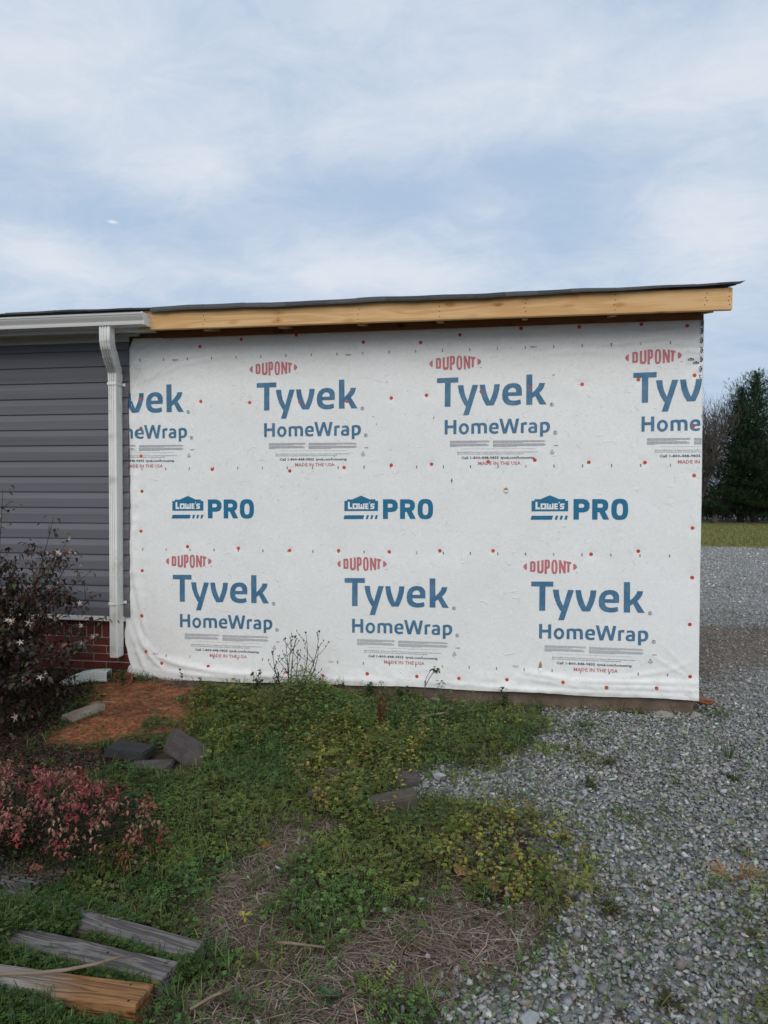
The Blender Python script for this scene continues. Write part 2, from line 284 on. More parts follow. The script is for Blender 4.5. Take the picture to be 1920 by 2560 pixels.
M['clod'] = mk('clod', (.30, .12, .06), (.20, .075, .04), 30, rough=.95, bump=.6, bscale=90)
M['chunk'] = mk('chunk', (.22, .20, .17), (.30, .27, .23), 25, rough=.95, bump=.8, bscale=70, c3=(.12, .10, .075), scale3=9, amt3=.4)
# ------------------------------------------------------------------ ground
GRAVEL = [(0.05,5.56),(0.32,4.87),(0.21,4.46),(-0.20,4.16),(-0.47,4.02),(-0.39,3.79),(-0.08,3.62),(0.21,3.44),(0.36,3.16),(0.28,2.83),(0.32,2.63),(0.17,2.42),(-0.03,2.25),(-0.15,1.95),(0.85,2.12),(2.71,6.94),(1.38,5.41)]
CLAY = [(-2.91,4.34),(-3.09,5.03),(-2.93,5.35),(-2.72,5.41),(-2.36,5.33),(-2.32,4.87),(-2.19,4.33),(-2.35,4.11),(-2.58,4.13)]
CLAY2 = [(-1.95,5.25),(-1.83,5.38),(-1.68,5.25),(-1.69,5.03),(-1.85,5.07)]
MULCH = [(-5.25,5.87),(-3.53,5.99),(-3.08,5.16),(-2.94,4.49),(-2.50,4.06),(-2.18,4.26),(-2.10,4.05),(-2.23,3.80),(-2.33,3.55),(-2.36,3.25),(-2.68,2.99)]
STRAW4 = [(-2.88,5.33),(-2.20,5.31),(-1.83,5.23),(-1.37,5.40),(-0.98,5.26),(-0.29,5.28),(-0.02,5.45),(-0.02,5.84),(-3.17,5.72)]
STRAW1 = [(-1.17,3.27),(-0.99,3.35),(-0.83,3.26),(-0.87,2.95),(-0.89,2.76),(-1.05,2.57),(-1.13,2.75),(-1.04,2.96)]
STRAW2 = [(-1.14,2.55),(-0.94,2.68),(-0.73,2.53),(-0.50,2.69),(-0.34,2.89),(-0.01,2.95),(0.21,2.82),(0.26,2.62),(0.15,2.42),(-0.03,2.25),(-0.13,1.96),(-0.95,1.82),(-1.03,2.13),(-0.99,2.30)]
STRAW3 = [(-2.30,2.74),(-1.89,2.77),(-1.67,2.73),(-1.78,2.55),(-2.09,2.48)]
YELLOW = [(-1.32,4.49),(-1.03,4.83),(-0.52,4.37),(-0.50,3.80),(-0.61,3.30),(-0.91,3.50),(-1.17,3.95)]
YELLOW2 = [(-0.23,3.41),(0.08,3.62),(0.35,3.20),(0.26,2.79),(-0.00,2.81),(-0.24,3.06)]
YELLOW3 = [(-2.25,4.61),(-2.20,5.12),(-1.71,4.97),(-1.50,4.37),(-1.72,4.00)]
WALLWEED = [(-2.27,5.58),(0.05,5.72),(0.30,4.87),(0.10,4.48),(-0.49,4.07),(-1.30,4.40),(-2.21,5.06)]
def sd_poly(x, y, P):
    """signed distance to a polygon, positive inside"""
    P = np.array(P); d = np.full(x.shape, 1e9); ins = np.zeros(x.shape, bool); n = len(P)
    for i in range(n):
        a, b = P[i], P[(i+1) % n]; e = b-a; wx, wy = x-a[0], y-a[1]
        t = np.clip((wx*e[0]+wy*e[1])/(e@e+1e-12), 0, 1); d = np.minimum(d, np.hypot(wx-e[0]*t, wy-e[1]*t))
        c = ((a[1] > y) != (b[1] > y)); xx = a[0] + (y-a[1])*e[0]/(e[1] if abs(e[1]) > 1e-9 else 1e-9); ins ^= c & (x < xx)
    return np.where(ins, d, -d)
def zone(P, x, y, soft=.10, amp=.22, ns=3.5, seed=1):
    n = (fbm(x, y, ns, 4, seed)-.5)*2*amp
    return sstep(-soft, soft, sd_poly(x, y, P)+n)
def zones(x, y):
    x = np.asarray(x, float); y = np.asarray(y, float)
    g = np.maximum(zone(GRAVEL, x, y, .10, .30, 3.0, 2), 0)
    g = np.maximum(g, sstep(5.62, 5.8, y)*(x > 1.2)*1.0)
    g = np.maximum(g, sstep(1.9, 2.1, x + .3*(fbm(x, y, 2, 3, 4)-.5))*(y < 5.6))
    clay = np.maximum(zone(CLAY, x, y, .12, .34, 3.2, 5), zone(CLAY2, x, y, .05, .08, 6, 6))
    mulch = zone(MULCH, x, y, .12, .2, 3, 8)*(1-clay)
    straw = np.maximum.reduce([zone(STRAW1, x, y, .12, .18, 4, 9), zone(STRAW2, x, y, .14, .30, 4, 10)*sstep(.22, .33, fbm(x, y, 2.8, 3, 31)), .55*zone(YELLOW2, x, y, .1, .2, 5, 19)*sstep(.40, .55, fbm(x, y, 5, 3, 32)), zone(STRAW3, x, y, .08, .08, 5, 12), .9*zone(STRAW4, x, y, .05, .10, 5, 17)])*(1-g)
    yel = np.maximum.reduce([zone(YELLOW, x, y, .15, .2, 3, 13), zone(YELLOW2, x, y, .12, .15, 4, 14), .7*zone(YELLOW3, x, y, .1, .2, 4, 15)])
    dirt = sstep(-.5, .3, sd_poly(x, y, [(1.2, 6.0), (2.2, 7.2), (5.0, 7.5), (9, 8.4), (9, 9.9), (4.0, 9.6), (1.6, 9.2)])+(fbm(x, y, 1.2, 4, 16)-.5)*1.2)
    return g, clay, mulch, straw, yel, dirt
def gz(x, y):
    x = np.asarray(x, float); y = np.asarray(y, float)
    near = sstep(14, 8, y)
    z = (fbm(x, y, 1.3, 3, 21)-.5)*.045*near + (fbm(x, y, 6, 3, 22)-.5)*.018*near
    z = z + .05*sstep(-1.6, -3.0, x)*sstep(4.0, 5.2, y)*near + .035*sstep(.2, -1.5, x)*sstep(4.6, 5.4, y)*near
    z = z - .012*near
    return z
def gz1(x, y): return float(gz(np.array([x]), np.array([y]))[0])
def axis(dense0, dense1, step, lo, hi, grow=1.22):
    a = list(np.arange(dense0, dense1+1e-6, step)); s = step; p = dense1
    while p < hi: s *= grow; p += s; a.append(min(p, hi))
    s = step; p = dense0; l = []
    while p > lo: s *= grow; p -= s; l.append(max(p, lo))
    return np.array(l[::-1]+a)
def ground():
    xs = axis(-5.0, 4.2, .058, -900, 900); ys = axis(1.3, 9.8, .058, -60, 1500)
    X, Y = np.meshgrid(xs, ys); g, clay, mulch, straw, yel, dirt = zones(X.ravel(), Y.ravel())
    Z = gz(X, Y)
    V = np.stack([X, Y, Z], -1).reshape(-1, 3); nx, ny = len(xs), len(ys)
    i = np.arange(nx-1)[None, :] + nx*np.arange(ny-1)[:, None]; F = np.stack([i, i+1, i+1+nx, i+nx], -1).reshape(-1, 4)
    x, y = V[:, 0], V[:, 1]
    soil = np.array([.040, .028, .018]); c = np.tile(soil, (len(V), 1)); 
    def mixc(c, m, col): return c*(1-m[:, None]) + np.array(col)*m[:, None]
    c = mixc(c, straw, (.105, .076, .056)); c = mixc(c, mulch, (.035, .022, .016)); c = mixc(c, clay*(.6+.4*sstep(.35, .6, fbm(x, y, 5, 3, 33))), (.215, .084, .040))
    c = mixc(c, g, (.20, .198, .19)); c = mixc(c, dirt*.8, (.125, .088, .064))
    far = sstep(55, 70, y); c = mixc(c, far, (.20, .165, .115))
    m, nt, b = new_mat('ground_mat'); N = nt.nodes.new; L = nt.links.new
    at = N('ShaderNodeAttribute'); at.attribute_name = 'Col'; tc = N('ShaderNodeTexCoord')
    vo = N('ShaderNodeTexVoronoi'); vo.inputs['Scale'].default_value = 26; L(tc.outputs['Object'], vo.inputs[0]); ns = N('ShaderNodeTexNoise'); ns.inputs['Scale'].default_value = 45; ns.inputs['Detail'].default_value = 7; L(tc.outputs['Object'], ns.inputs[0])
    nl = N('ShaderNodeTexNoise'); nl.inputs['Scale'].default_value = .9; nl.inputs['Detail'].default_value = 5; L(tc.outputs['Object'], nl.inputs[0])
    mr = N('ShaderNodeMapRange'); mr.inputs[1].default_value = .3; mr.inputs[2].default_value = .7; mr.inputs[3].default_value = .62; mr.inputs[4].default_value = 1.45; L(ns.outputs[0], mr.inputs[0])
    ml = N('ShaderNodeMapRange'); ml.inputs[1].default_value = .3; ml.inputs[2].default_value = .7; ml.inputs[3].default_value = .8; ml.inputs[4].default_value = 1.2; L(nl.outputs[0], ml.inputs[0])
    sx = N('ShaderNodeSeparateColor'); L(vo.outputs['Color'], sx.inputs[0]); mv = N('ShaderNodeMapRange'); mv.inputs[3].default_value = .7; mv.inputs[4].default_value = 1.35; L(sx.outputs[0], mv.inputs[0])
    p = N('ShaderNodeMath'); p.operation = 'MULTIPLY'; L(mr.outputs[0], p.inputs[0]); L(mv.outputs[0], p.inputs[1]); p2 = N('ShaderNodeMath'); p2.operation = 'MULTIPLY'; L(p.outputs[0], p2.inputs[0]); L(ml.outputs[0], p2.inputs[1])
    hs = N('ShaderNodeHueSaturation'); L(p2.outputs[0], hs.inputs['Value']); L(at.outputs['Color'], hs.inputs['Color']); L(hs.outputs[0], b.inputs['Base Color']); b.inputs['Roughness'].default_value = .95; b.inputs['Specular IOR Level'].default_value = .15
    b1 = N('ShaderNodeBump'); b1.inputs['Strength'].default_value = .8; b1.inputs['Distance'].default_value = .012; L(vo.outputs['Distance'], b1.inputs['Height']); b2 = N('ShaderNodeBump'); b2.inputs['Strength'].default_value = .8; b2.inputs['Distance'].default_value = .01; L(ns.outputs[0], b2.inputs['Height']); L(b1.outputs[0], b2.inputs['Normal']); L(b2.outputs[0], b.inputs['Normal'])
    fast('ground', V, [F], m, col=c, smooth=True, kind='structure')
    # lawn beyond the gravel drive: a raised sheet with a ragged near edge
    xs = np.concatenate([[-200, -60], np.arange(-10, 34, .25), [60, 200]]); ys = np.concatenate([[0, .25, .5, 1, 2], np.arange(4, 22, 2)])
    X, T = np.meshgrid(xs, ys); edge = 22.6 - .06*(X-8) + (fbm(X, X*0, .35, 4, 41)-.5)*1.6; Y = edge + T; Z = .03*sstep(0, .6, T) + .006 + .02*(fbm(X, Y, .6, 3, 42)-.5)*sstep(0, 1, T)
    V = np.stack([X, Y, Z], -1).reshape(-1, 3); nx, ny = len(xs), len(ys); i = np.arange(nx-1)[None, :] + nx*np.arange(ny-1)[:, None]; F = np.stack([i, i+1, i+1+nx, i+nx], -1).reshape(-1, 4)
    fast('lawn', V, [F], mk('lawn_mat', (.135, .135, .036), (.18, .165, .05), 1.2, (1, .4, 1), .95, .6, 60, c3=(.17, .145, .055), scale3=.25, amt3=.42), smooth=True, kind='structure')
ground()

# ------------------------------------------------------------------ the house
house = empty('house', (0, 0, 0), label='grey sided brick-footed house with a white wrapped addition under a new timber fascia', cat='house')
WX1 = 1.385; WY = 5.44; ZT = 2.822
# core of the building: sheathing behind siding and wrap, side and rear walls
core = MB()
core.box((-9.0, 5.47, .128), (WX1-.012, 9.6, 2.95)); core.build('sheathing', M['osb'], house)
MB().prism_x([(5.475, 2.95), (9.6, 2.95), (9.6, 3.84), (5.475, 3.02)], -9.0, WX1-.014).build('gable_sheathing', M['osb'], house)
# concrete footing of the addition, rough along its lower edge
def footing():
    V = []; xs = np.linspace(-2.80, WX1-.028, 90)
    for k, x in enumerate(xs):
        j = .012*(vnoise(x, 0, 9, 3)-.5); V += [(x, 5.458+j, .125), (x, 5.456+j, .03), (x, 5.446+j*2-.02*max(0, vnoise(x, 1, 5, 4)-.6), -.03), (x, 5.44, -.12), (x, 9.58, .125)]
    F = []
    for k in range(len(xs)-1):
        a = 5*k; b = a+5; F += [(a, a+1, b+1, b), (a+1, a+2, b+2, b+2-1), (a+2, a+3, b+3, b+2), (a+4, a, b, b+4)]
    mb = MB(); mb.v = V; mb.f = F; xe = xs[-1]; mb.add([(xe, 5.458, .125), (xe, 5.44, -.12), (xe, 9.58, -.12), (xe, 9.58, .125)], [(0, 1, 2, 3)])
    mb.build('concrete_footing', M['slab'], house)
footing()

# ---- the wrap sheet
RIDGES = [ # (points X,Z), amplitude, width
 ([(-2.965, 1.35), (-2.955, .9), (-2.925, .725), (-2.89, .53), (-2.855, .33)], .020, .022),
 ([(-2.99, .75), (-2.95, .5), (-2.90, .36), (-2.80, .22), (-2.72, .16)], .016, .022),
 ([(-2.995, .46), (-2.93, .28), (-2.86, .12)], .014, .02), ([(-2.97, .6), (-2.90, .45), (-2.83, .36)], -.008, .015),
 ([(-2.84, .33), (-2.76, .245), (-2.6, .20), (-2.3, .155), (-1.9, .135), (-1.4, .13), (-.9, .135)], .014, .024),
 ([(-2.80, .14), (-2.4, .115), (-1.9, .105)], .010, .02),
 ([(.15, .255), (.5, .205), (1.0, .215), (1.37, .225)], .013, .022), ([(.1, .215), (.55, .165), (1.0, .175), (1.37, .168)], .011, .018), ([(-.6, .15), (.2, .12), (.7, .13), (1.37, .125)], .009, .018),
 ([(.55, .24), (.9, .25), (1.2, .31), (1.33, .38)], .006, .018), ([(1.05, .42), (1.2, .33), (1.33, .25)], .006, .014), ([(1.12, .5), (1.25, .38), (1.34, .27)], .005, .012),
 ([(-2.995, 2.15), (-2.96, 2.4), (-2.88, 2.58), (-2.75, 2.70)], .012, .02), ([(-2.99, 1.75), (-2.93, 2.2), (-2.85, 2.48), (-2.62, 2.64), (-2.3, 2.70)], .010, .022), ([(-2.99, 2.55), (-2.9, 2.7), (-2.75, 2.78)], .012, .02), ([(-2.80, 2.50), (-2.55, 2.60), (-2.2, 2.66), (-1.95, 2.67)], .006, .016), ([(-2.98, 1.2), (-2.955, 1.7), (-2.93, 2.0)], .009, .018),
 ([(.4, 2.69), (.8, 2.665), (1.1, 2.70), (1.38, 2.69)], .008, .016), ([(.75, 2.745), (1.1, 2.735), (1.38, 2.765)], .008, .015), ([(.95, 2.63), (1.2, 2.655), (1.38, 2.645)], .006, .014), ([(1.15, 2.58), (1.3, 2.60), (1.38, 2.57)], .005, .012), ([(-.2, 2.70), (.2, 2.72), (.5, 2.71)], .005, .015), ([(1.2, 2.30), (1.31, 2.44), (1.38, 2.50)], .005, .012), ([(.2, 2.60), (.55, 2.615), (.8, 2.60)], .004, .012),
]
def wrap_h(x, z):
    x = np.asarray(x, float); z = np.asarray(z, float)
    h = .010*(fbm(x, z, 1.1, 2, 51)-.3) + .006*(fbm(x, z, 4, 2, 52)-.5)
    for P, a, w in RIDGES:
        best = np.full(x.shape, 9.); tt = np.zeros(x.shape); n = len(P)-1
        for i in range(n):
            ax, az_ = P[i]; ex, ez = P[i+1][0]-ax, P[i+1][1]-az_; t = np.clip(((x-ax)*ex+(z-az_)*ez)/(ex*ex+ez*ez), 0, 1); d = np.hypot(x-ax-ex*t, z-az_-ez*t); u = d < best; best = np.where(u, d, best); tt = np.where(u, (i+t)/n, tt)
        wob = 1+.5*(vnoise(x, z, 9, 53)-.5); h = h + 1.15*a*(.62*np.exp(-(best/(w*wob))**2)+.38*np.exp(-best/(.42*w)))*(.35+.65*np.sin(np.pi*np.clip(tt, .02, .98)))
    h = h + .022*sstep(-2.75, -3.04, x)*sstep(.55, .15, z) + .012*sstep(.30, .10, z)*(1+.3*np.sin(x*5)) + .012*sstep(-2.9, -3.0, x)*(.6+.5*np.sin(z*9+2*np.sin(z*4)))
    h = h + .006*sstep(.40, .12, z)*(1-np.abs(2*fbm(x*.6, z, 17, 2, 54)-1)*2)*.6 + .004*sstep(2.45, 2.78, z)*(1-np.abs(2*fbm(x*.4, z, 15, 2, 57)-1)*2) + .009*sstep(-2.7, -3.0, x)*(.5-np.abs(2*fbm(x, z*.6, 15, 2, 55)-1)*1.2)
    for nx_, nz_ in NAILS:
        d2 = (x-nx_)**2+(z-nz_)**2; h = h - .004*np.exp(-d2/.0009)
    return np.clip(h+.006, .001, .08)
NAILS = [(-2.393,2.74), (-2.05,2.787), (-2.904,2.33), (-2.388,2.307), (-1.981,2.291), (-2.901,2.099), (-2.903,1.876), (-2.295,1.767), (-2.896,1.59), (-1.603,2.806), (-1.071,2.734), (-0.631,2.717), (-0.336,2.766), (-1.574,2.288), (-1.2,2.288), (-0.854,2.305), (-0.585,2.321), (-0.175,2.341), (-1.654,1.752), (-1.22,1.778), (-0.853,1.795), (-0.544,1.801), (-0.12,1.818), (0.114,2.798), (0.529,2.795), (0.961,2.798), (1.273,2.776), (0.554,2.379), (0.946,2.404), (1.328,2.425), (0.177,2.361), (0.221,1.828), (0.607,1.811), (0.998,1.807), (1.327,2.068), (1.334,1.714), (-2.905,1.267), (-2.505,1.147), (-2.077,1.141), (-2.898,0.945), (-2.896,0.58), (-2.858,0.291), (-2.729,0.197), (-2.328,0.191), (-1.655,1.131), (-1.262,1.135), (-0.866,1.133), (-0.478,1.147), (-0.079,1.153), (-1.683,0.168), (-1.383,0.156), (-1.032,0.188), (-0.648,0.183), (-0.328,0.183), (0.63,1.139), (0.96,1.167), (1.328,1.339), (1.331,0.983), (1.32,0.646), (1.326,0.27), (0.03,0.19), (0.437,0.192), (0.746,0.169), (1.095,0.179)]
GLYPHS = [('T',(((0,0),(159.8,2.5),(159.9,-35),(103,-35.2),(102.2,-214.2),(58.8,-215.5),(60.2,-35.1),(0.1,-35.4)),)), ('y',(((156,-56.9),(165.8,-111),(185.8,-166.5),(212.6,-213.3),(218.2,-213.1),(196.3,-281.5),(238.2,-280.8),(307.6,-57.2),(265.8,-56),(231.1,-176.4),(211.2,-132.2),(202.6,-93.3),(199.1,-56.5)),)), ('v',(((318.3,-56.9),(326.9,-118),(342.8,-167.7),(368.3,-212.7),(422.6,-211.1),(447.6,-153.7),(461.4,-103.4),(467.3,-55.5),(426.5,-55.4),(422.2,-93.3),(412.3,-132.4),(393.4,-180.2),(377.6,-141.7),(365.1,-100.3),(357.6,-56)),)), ('e',(((627.1,-143.8),(628.1,-121.1),(626.2,-88.1),(614,-66.3),(591.8,-53),(561.3,-49.9),(528,-56.2),(503,-74.6),(488.1,-102.7),(483.8,-136.1),(487.3,-169.3),(500.8,-193.8),(525.9,-209.8),(562,-215.9),(595.3,-213.3),(621.8,-204.2),(617.2,-172.3),(589.6,-179.1),(561.9,-181),(539.6,-173.3),(529.6,-159.8),(527.3,-144.9)),((527.2,-118.3),(531,-101.6),(542,-89.1),(560.3,-83.1),(577,-88.2),(585.4,-100.2),(587.1,-117.8)))), ('k',(((660,8.7),(702.9,9.7),(703.6,-124.7),(727.1,-102),(746.2,-76.7),(753.2,-55.1),(794.3,-55.2),(787.4,-83.9),(773.8,-106.3),(753.6,-127.7),(806.1,-212.1),(757.9,-211.8),(724.6,-148.9),(703.8,-163.2),(704.1,-211.7),(660,-212.5)),)), ('H',(((58.5,-314.5),(81.3,-313.8),(81.4,-355.9),(123.7,-355.1),(123.6,-315.2),(146.4,-315.1),(146.6,-420.1),(123.8,-421.4),(123.7,-375.3),(80.3,-376.8),(79.8,-421.8),(58.7,-422.6)),)), ('o',(((240.2,-380.9),(238.4,-394.2),(233,-406.2),(224.7,-415.9),(214.1,-422.3),(202.4,-424.8),(190.6,-423.2),(180,-417.5),(171.5,-408.3),(166.1,-396.6),(164.2,-383.5),(166,-370.3),(171.4,-358.2),(179.8,-348.5),(190.4,-342.1),(202.1,-339.6),(213.9,-341.3),(224.5,-347),(232.9,-356.2),(238.3,-367.8)),((219.8,-381.6),(219,-389.1),(216.5,-395.9),(212.6,-401.4),(207.7,-405),(202.3,-406.3),(196.9,-405.3),(191.9,-402.1),(188,-396.9),(185.5,-390.2),(184.6,-382.8),(185.5,-375.3),(188,-368.5),(191.8,-363.1),(196.7,-359.5),(202.2,-358.1),(207.6,-359.1),(212.5,-362.4),(216.4,-367.6),(218.9,-374.2)))), ('m',(((257.3,-420.7),(257.7,-347.9),(274,-342.9),(291,-340.1),(305.1,-340.7),(317.5,-343.7),(330.5,-340.5),(344.5,-339.4),(361.4,-342.8),(370.4,-353.6),(373.9,-370.3),(373.5,-418.8),(352.1,-419),(352,-373.8),(349.1,-362.7),(341.8,-357.9),(332.2,-357.7),(325.4,-360.2),(326.1,-374.7),(326.2,-419.4),(305.3,-419.5),(305.2,-375.4),(302.3,-363.2),(293.9,-358.4),(283.7,-358.8),(278.1,-360.1),(278.2,-419.9)),)), ('e',(((459.1,-386.6),(459.6,-375.2),(458.7,-358.5),(452.7,-347.6),(441.7,-341),(426.7,-339.5),(410.3,-342.8),(398,-352.2),(390.6,-366.4),(388.5,-383.2),(390.2,-399.8),(396.8,-412.1),(409.2,-420.1),(427,-423.1),(443.4,-421.6),(456.5,-417),(454.3,-400.9),(440.6,-404.5),(426.9,-405.5),(416,-401.7),(411,-394.9),(409.9,-387.4)),((409.9,-374.1),(411.7,-365.6),(417.2,-359.3),(426.2,-356.2),(434.4,-358.8),(438.5,-364.7),(439.4,-373.6)))), ('W',(((463.8,-312.2),(486.2,-312.6),(504.3,-387),(529.1,-313.4),(550.2,-313.3),(571.1,-387.5),(586.3,-313.2),(609,-313),(586.8,-420.2),(560.7,-420.6),(539.2,-346.9),(517.3,-421.5),(491.6,-421.9)),)), ('r',(((621.1,-420.1),(621.9,-348),(637.4,-342),(654,-339.8),(666.1,-340.5),(664.5,-358.8),(651.3,-359.2),(641.9,-361.8),(642.2,-419.3)),)), ('a',(((681.6,-347.2),(695.3,-343.4),(711.9,-341.2),(728.4,-345.6),(737.8,-358),(740.1,-371.7),(738.7,-417.6),(723.3,-420.3),(704,-421.5),(684.7,-418.9),(675.3,-407.1),(674.6,-393.3),(681.7,-379.2),(695.5,-373.2),(719.2,-371.3),(718.6,-364.1),(711.9,-358.3),(698.2,-358.8),(683.3,-362.6)),((718.7,-387.9),(703.8,-388.4),(694.5,-395.4),(695.6,-403.6),(706.7,-406),(718.2,-404.5)))), ('p',(((760.2,-448.2),(781.6,-447.5),(781.5,-419.9),(794.7,-420.5),(811.1,-416.6),(824.7,-404.6),(831.7,-387.8),(832.1,-368.5),(825.5,-349.5),(810.6,-340.7),(791.5,-339.1),(772.3,-341.9),(760.3,-346.2)),((780.6,-359.3),(791.6,-357.3),(802.6,-361.3),(809.7,-374.8),(808.2,-391.4),(800,-401.6),(789.1,-403.1),(781.4,-401.7))))]
DU = [('(',(((-31.8,135.9),(-32.9,83.6),(-48.9,91.7),(-58.8,109.5),(-49,126.6)),)), (')',(((302.4,138.7),(302.6,90.3),(320.6,99),(330.6,114.2),(320.5,129.6)),)), ('D',(((-8.9,147.6),(16.9,152),(28.4,144.9),(30.7,127),(30.8,84.9),(25.6,71.9),(-8.7,72.9)),((6.6,134.9),(12.9,136.2),(15.2,132.3),(15.3,87.4),(6.7,86.1)))), ('U',(((42.6,154.1),(58.6,156.6),(58.8,85.4),(63.4,78.3),(69.1,78.4),(73.1,85.7),(72.9,159.1),(88.9,160.5),(89,80.5),(82.8,66.3),(65.7,60.4),(49.7,64),(42.8,75.6)),)), ('P',(((96.8,162.9),(122.4,164.5),(132.7,156.8),(134.4,140.1),(134.5,112.1),(128.3,99.7),(112.4,96),(112.4,58),(95.9,58.7)),((112.2,149.7),(117.9,149.9),(119.1,144.3),(119.1,114.6),(112.3,111.7)))), ('O',(((189.6,112.1),(188.8,89.8),(186.4,76),(182.4,66.2),(176.8,60.2),(167.6,58),(158.4,59.8),(152.7,65.6),(148.7,75.2),(146.2,89),(145.3,111.2),(146.1,133.5),(148.5,147.3),(152.5,157.1),(158.2,163.1),(167.3,165.3),(176.5,163.4),(182.2,157.7),(186.2,148),(188.7,134.3)),((174.3,111.8),(173.9,92.7),(172.8,81.6),(170.9,74.9),(167.6,72.5),(164.2,74.7),(162.3,81.4),(161.1,92.5),(160.6,111.5),(161,130.5),(162.1,141.7),(164,148.4),(167.4,150.7),(170.7,148.6),(172.6,141.9),(173.8,130.8)))), ('N',(((199.1,162.5),(215.5,160.5),(233.2,109.6),(233,158.6),(249.4,156.7),(248,66.9),(233.3,64.9),(214.5,118.1),(215.7,64.6),(200.5,62.6)),)), ('T',(((252.8,154.5),(286.6,149.6),(286.7,132.9),(275.4,134.9),(274.5,74.7),(259.2,73.3),(259.6,137.9),(252.8,138.9)),))]
LG = [('sign',(((0,0),(21.5,0.1),(21.6,11.7),(63.5,11.9),(131.6,40.9),(198.6,12.5),(242.2,12.7),(242.2,1.2),(263.4,0.3),(263.1,-75.9),(-0.4,-77.8)),)), ('bar',(((1.1,-110.6),(155.5,-109.4),(147.9,-139.1),(-7.1,-140.5)),)), ('s',(((175.2,-109.2),(192.3,-109.1),(184.2,-138.8),(167.1,-139)),)), ('s',(((209.9,-109),(226.9,-108.8),(218.8,-138.5),(202.3,-138.7)),)), ('s',(((244.4,-108.7),(261.4,-108.5),(253.9,-138.2),(237.4,-138.4)),)), ('P',(((301.6,13),(371.8,13.3),(400.7,3.4),(415.4,-18.9),(415.3,-53.9),(400.5,-76.5),(371.5,-84.2),(339.8,-84.4),(339.7,-137),(301,-137.3)),((339,-20.9),(366.4,-20.7),(376.9,-28.1),(376.9,-43.1),(366.3,-50.7),(338.9,-50.9)))), ('R',(((433.8,12.6),(503,12.9),(531.7,4.1),(546.3,-15.7),(547.3,-43.1),(539.4,-65.5),(523.7,-75.6),(553.3,-136.1),(511.5,-136.4),(484.5,-82.3),(471.4,-82.4),(471.2,-136.8),(433.4,-137.1)),((471.5,-20.1),(500.3,-20),(509.7,-27.4),(509.7,-42.3),(500.2,-49.8),(471.4,-50)))), ('O',(((685.5,-61.1),(684,-90.1),(679.7,-107.7),(672.5,-121),(662.4,-130.5),(648.9,-136.3),(626.8,-138.4),(604.6,-136.7),(591.1,-131.1),(581,-121.8),(573.8,-108.6),(569.5,-90.9),(568.1,-61.8),(569.6,-32.7),(574,-15),(581.2,-1.8),(591.4,7.7),(604.9,13.4),(627,15.4),(649.2,13.6),(662.6,8),(672.7,-1.3),(679.8,-14.5),(684.1,-32)),((649.2,-62.3),(648.4,-81.5),(646.1,-92.8),(642.2,-100.7),(636.7,-105.4),(627.3,-107.1),(618,-105.6),(612.5,-100.9),(608.6,-93),(606.3,-81.8),(605.6,-62.6),(606.4,-43.4),(608.7,-32.1),(612.6,-24.2),(618.1,-19.4),(627.5,-17.8),(636.9,-19.3),(642.4,-24),(646.2,-31.9),(648.5,-43.1))))]
LW = [('L',(((28.5,-8.4),(43,-8.4),(42.8,-48.7),(59.4,-48.6),(59.4,-63.7),(28.2,-64)),)), ('O',(((64.9,-19.8),(106.2,-19.6),(106,-63.4),(64.7,-63.7)),((78.3,-30.9),(93.3,-30.8),(93.2,-52.4),(78.2,-52.5)))), ('W',(((109.9,-19.6),(121.7,-19.5),(121.6,-49.7),(128.5,-49.7),(128.6,-26.5),(139.8,-26.5),(139.7,-49.6),(147.2,-49.6),(147.3,-19.4),(159.1,-19.3),(158.9,-63.1),(109.7,-63.4)),)), ('E',(((163.9,-19.3),(188.9,-19.2),(188.9,-29.2),(175.6,-29.3),(175.5,-36.3),(187.8,-36.3),(187.7,-45.3),(175.5,-45.4),(175.5,-52.4),(189.8,-52.3),(189.8,-62.9),(163.7,-63.1)),)), ("'",(((195.3,-8.1),(202.8,-8.1),(199.6,-20.1),(195.3,-20.1)),)), ('S',(((237.8,-19.9),(210.2,-20.1),(203.8,-26.1),(203.7,-40.2),(210.1,-45.2),(221.8,-46.1),(221.8,-51.1),(204.8,-51.2),(202.6,-62.8),(228.6,-62.6),(234.5,-56.1),(234.6,-41),(229.3,-36),(216.5,-35.1),(216.5,-30.1),(235.7,-30)),))]
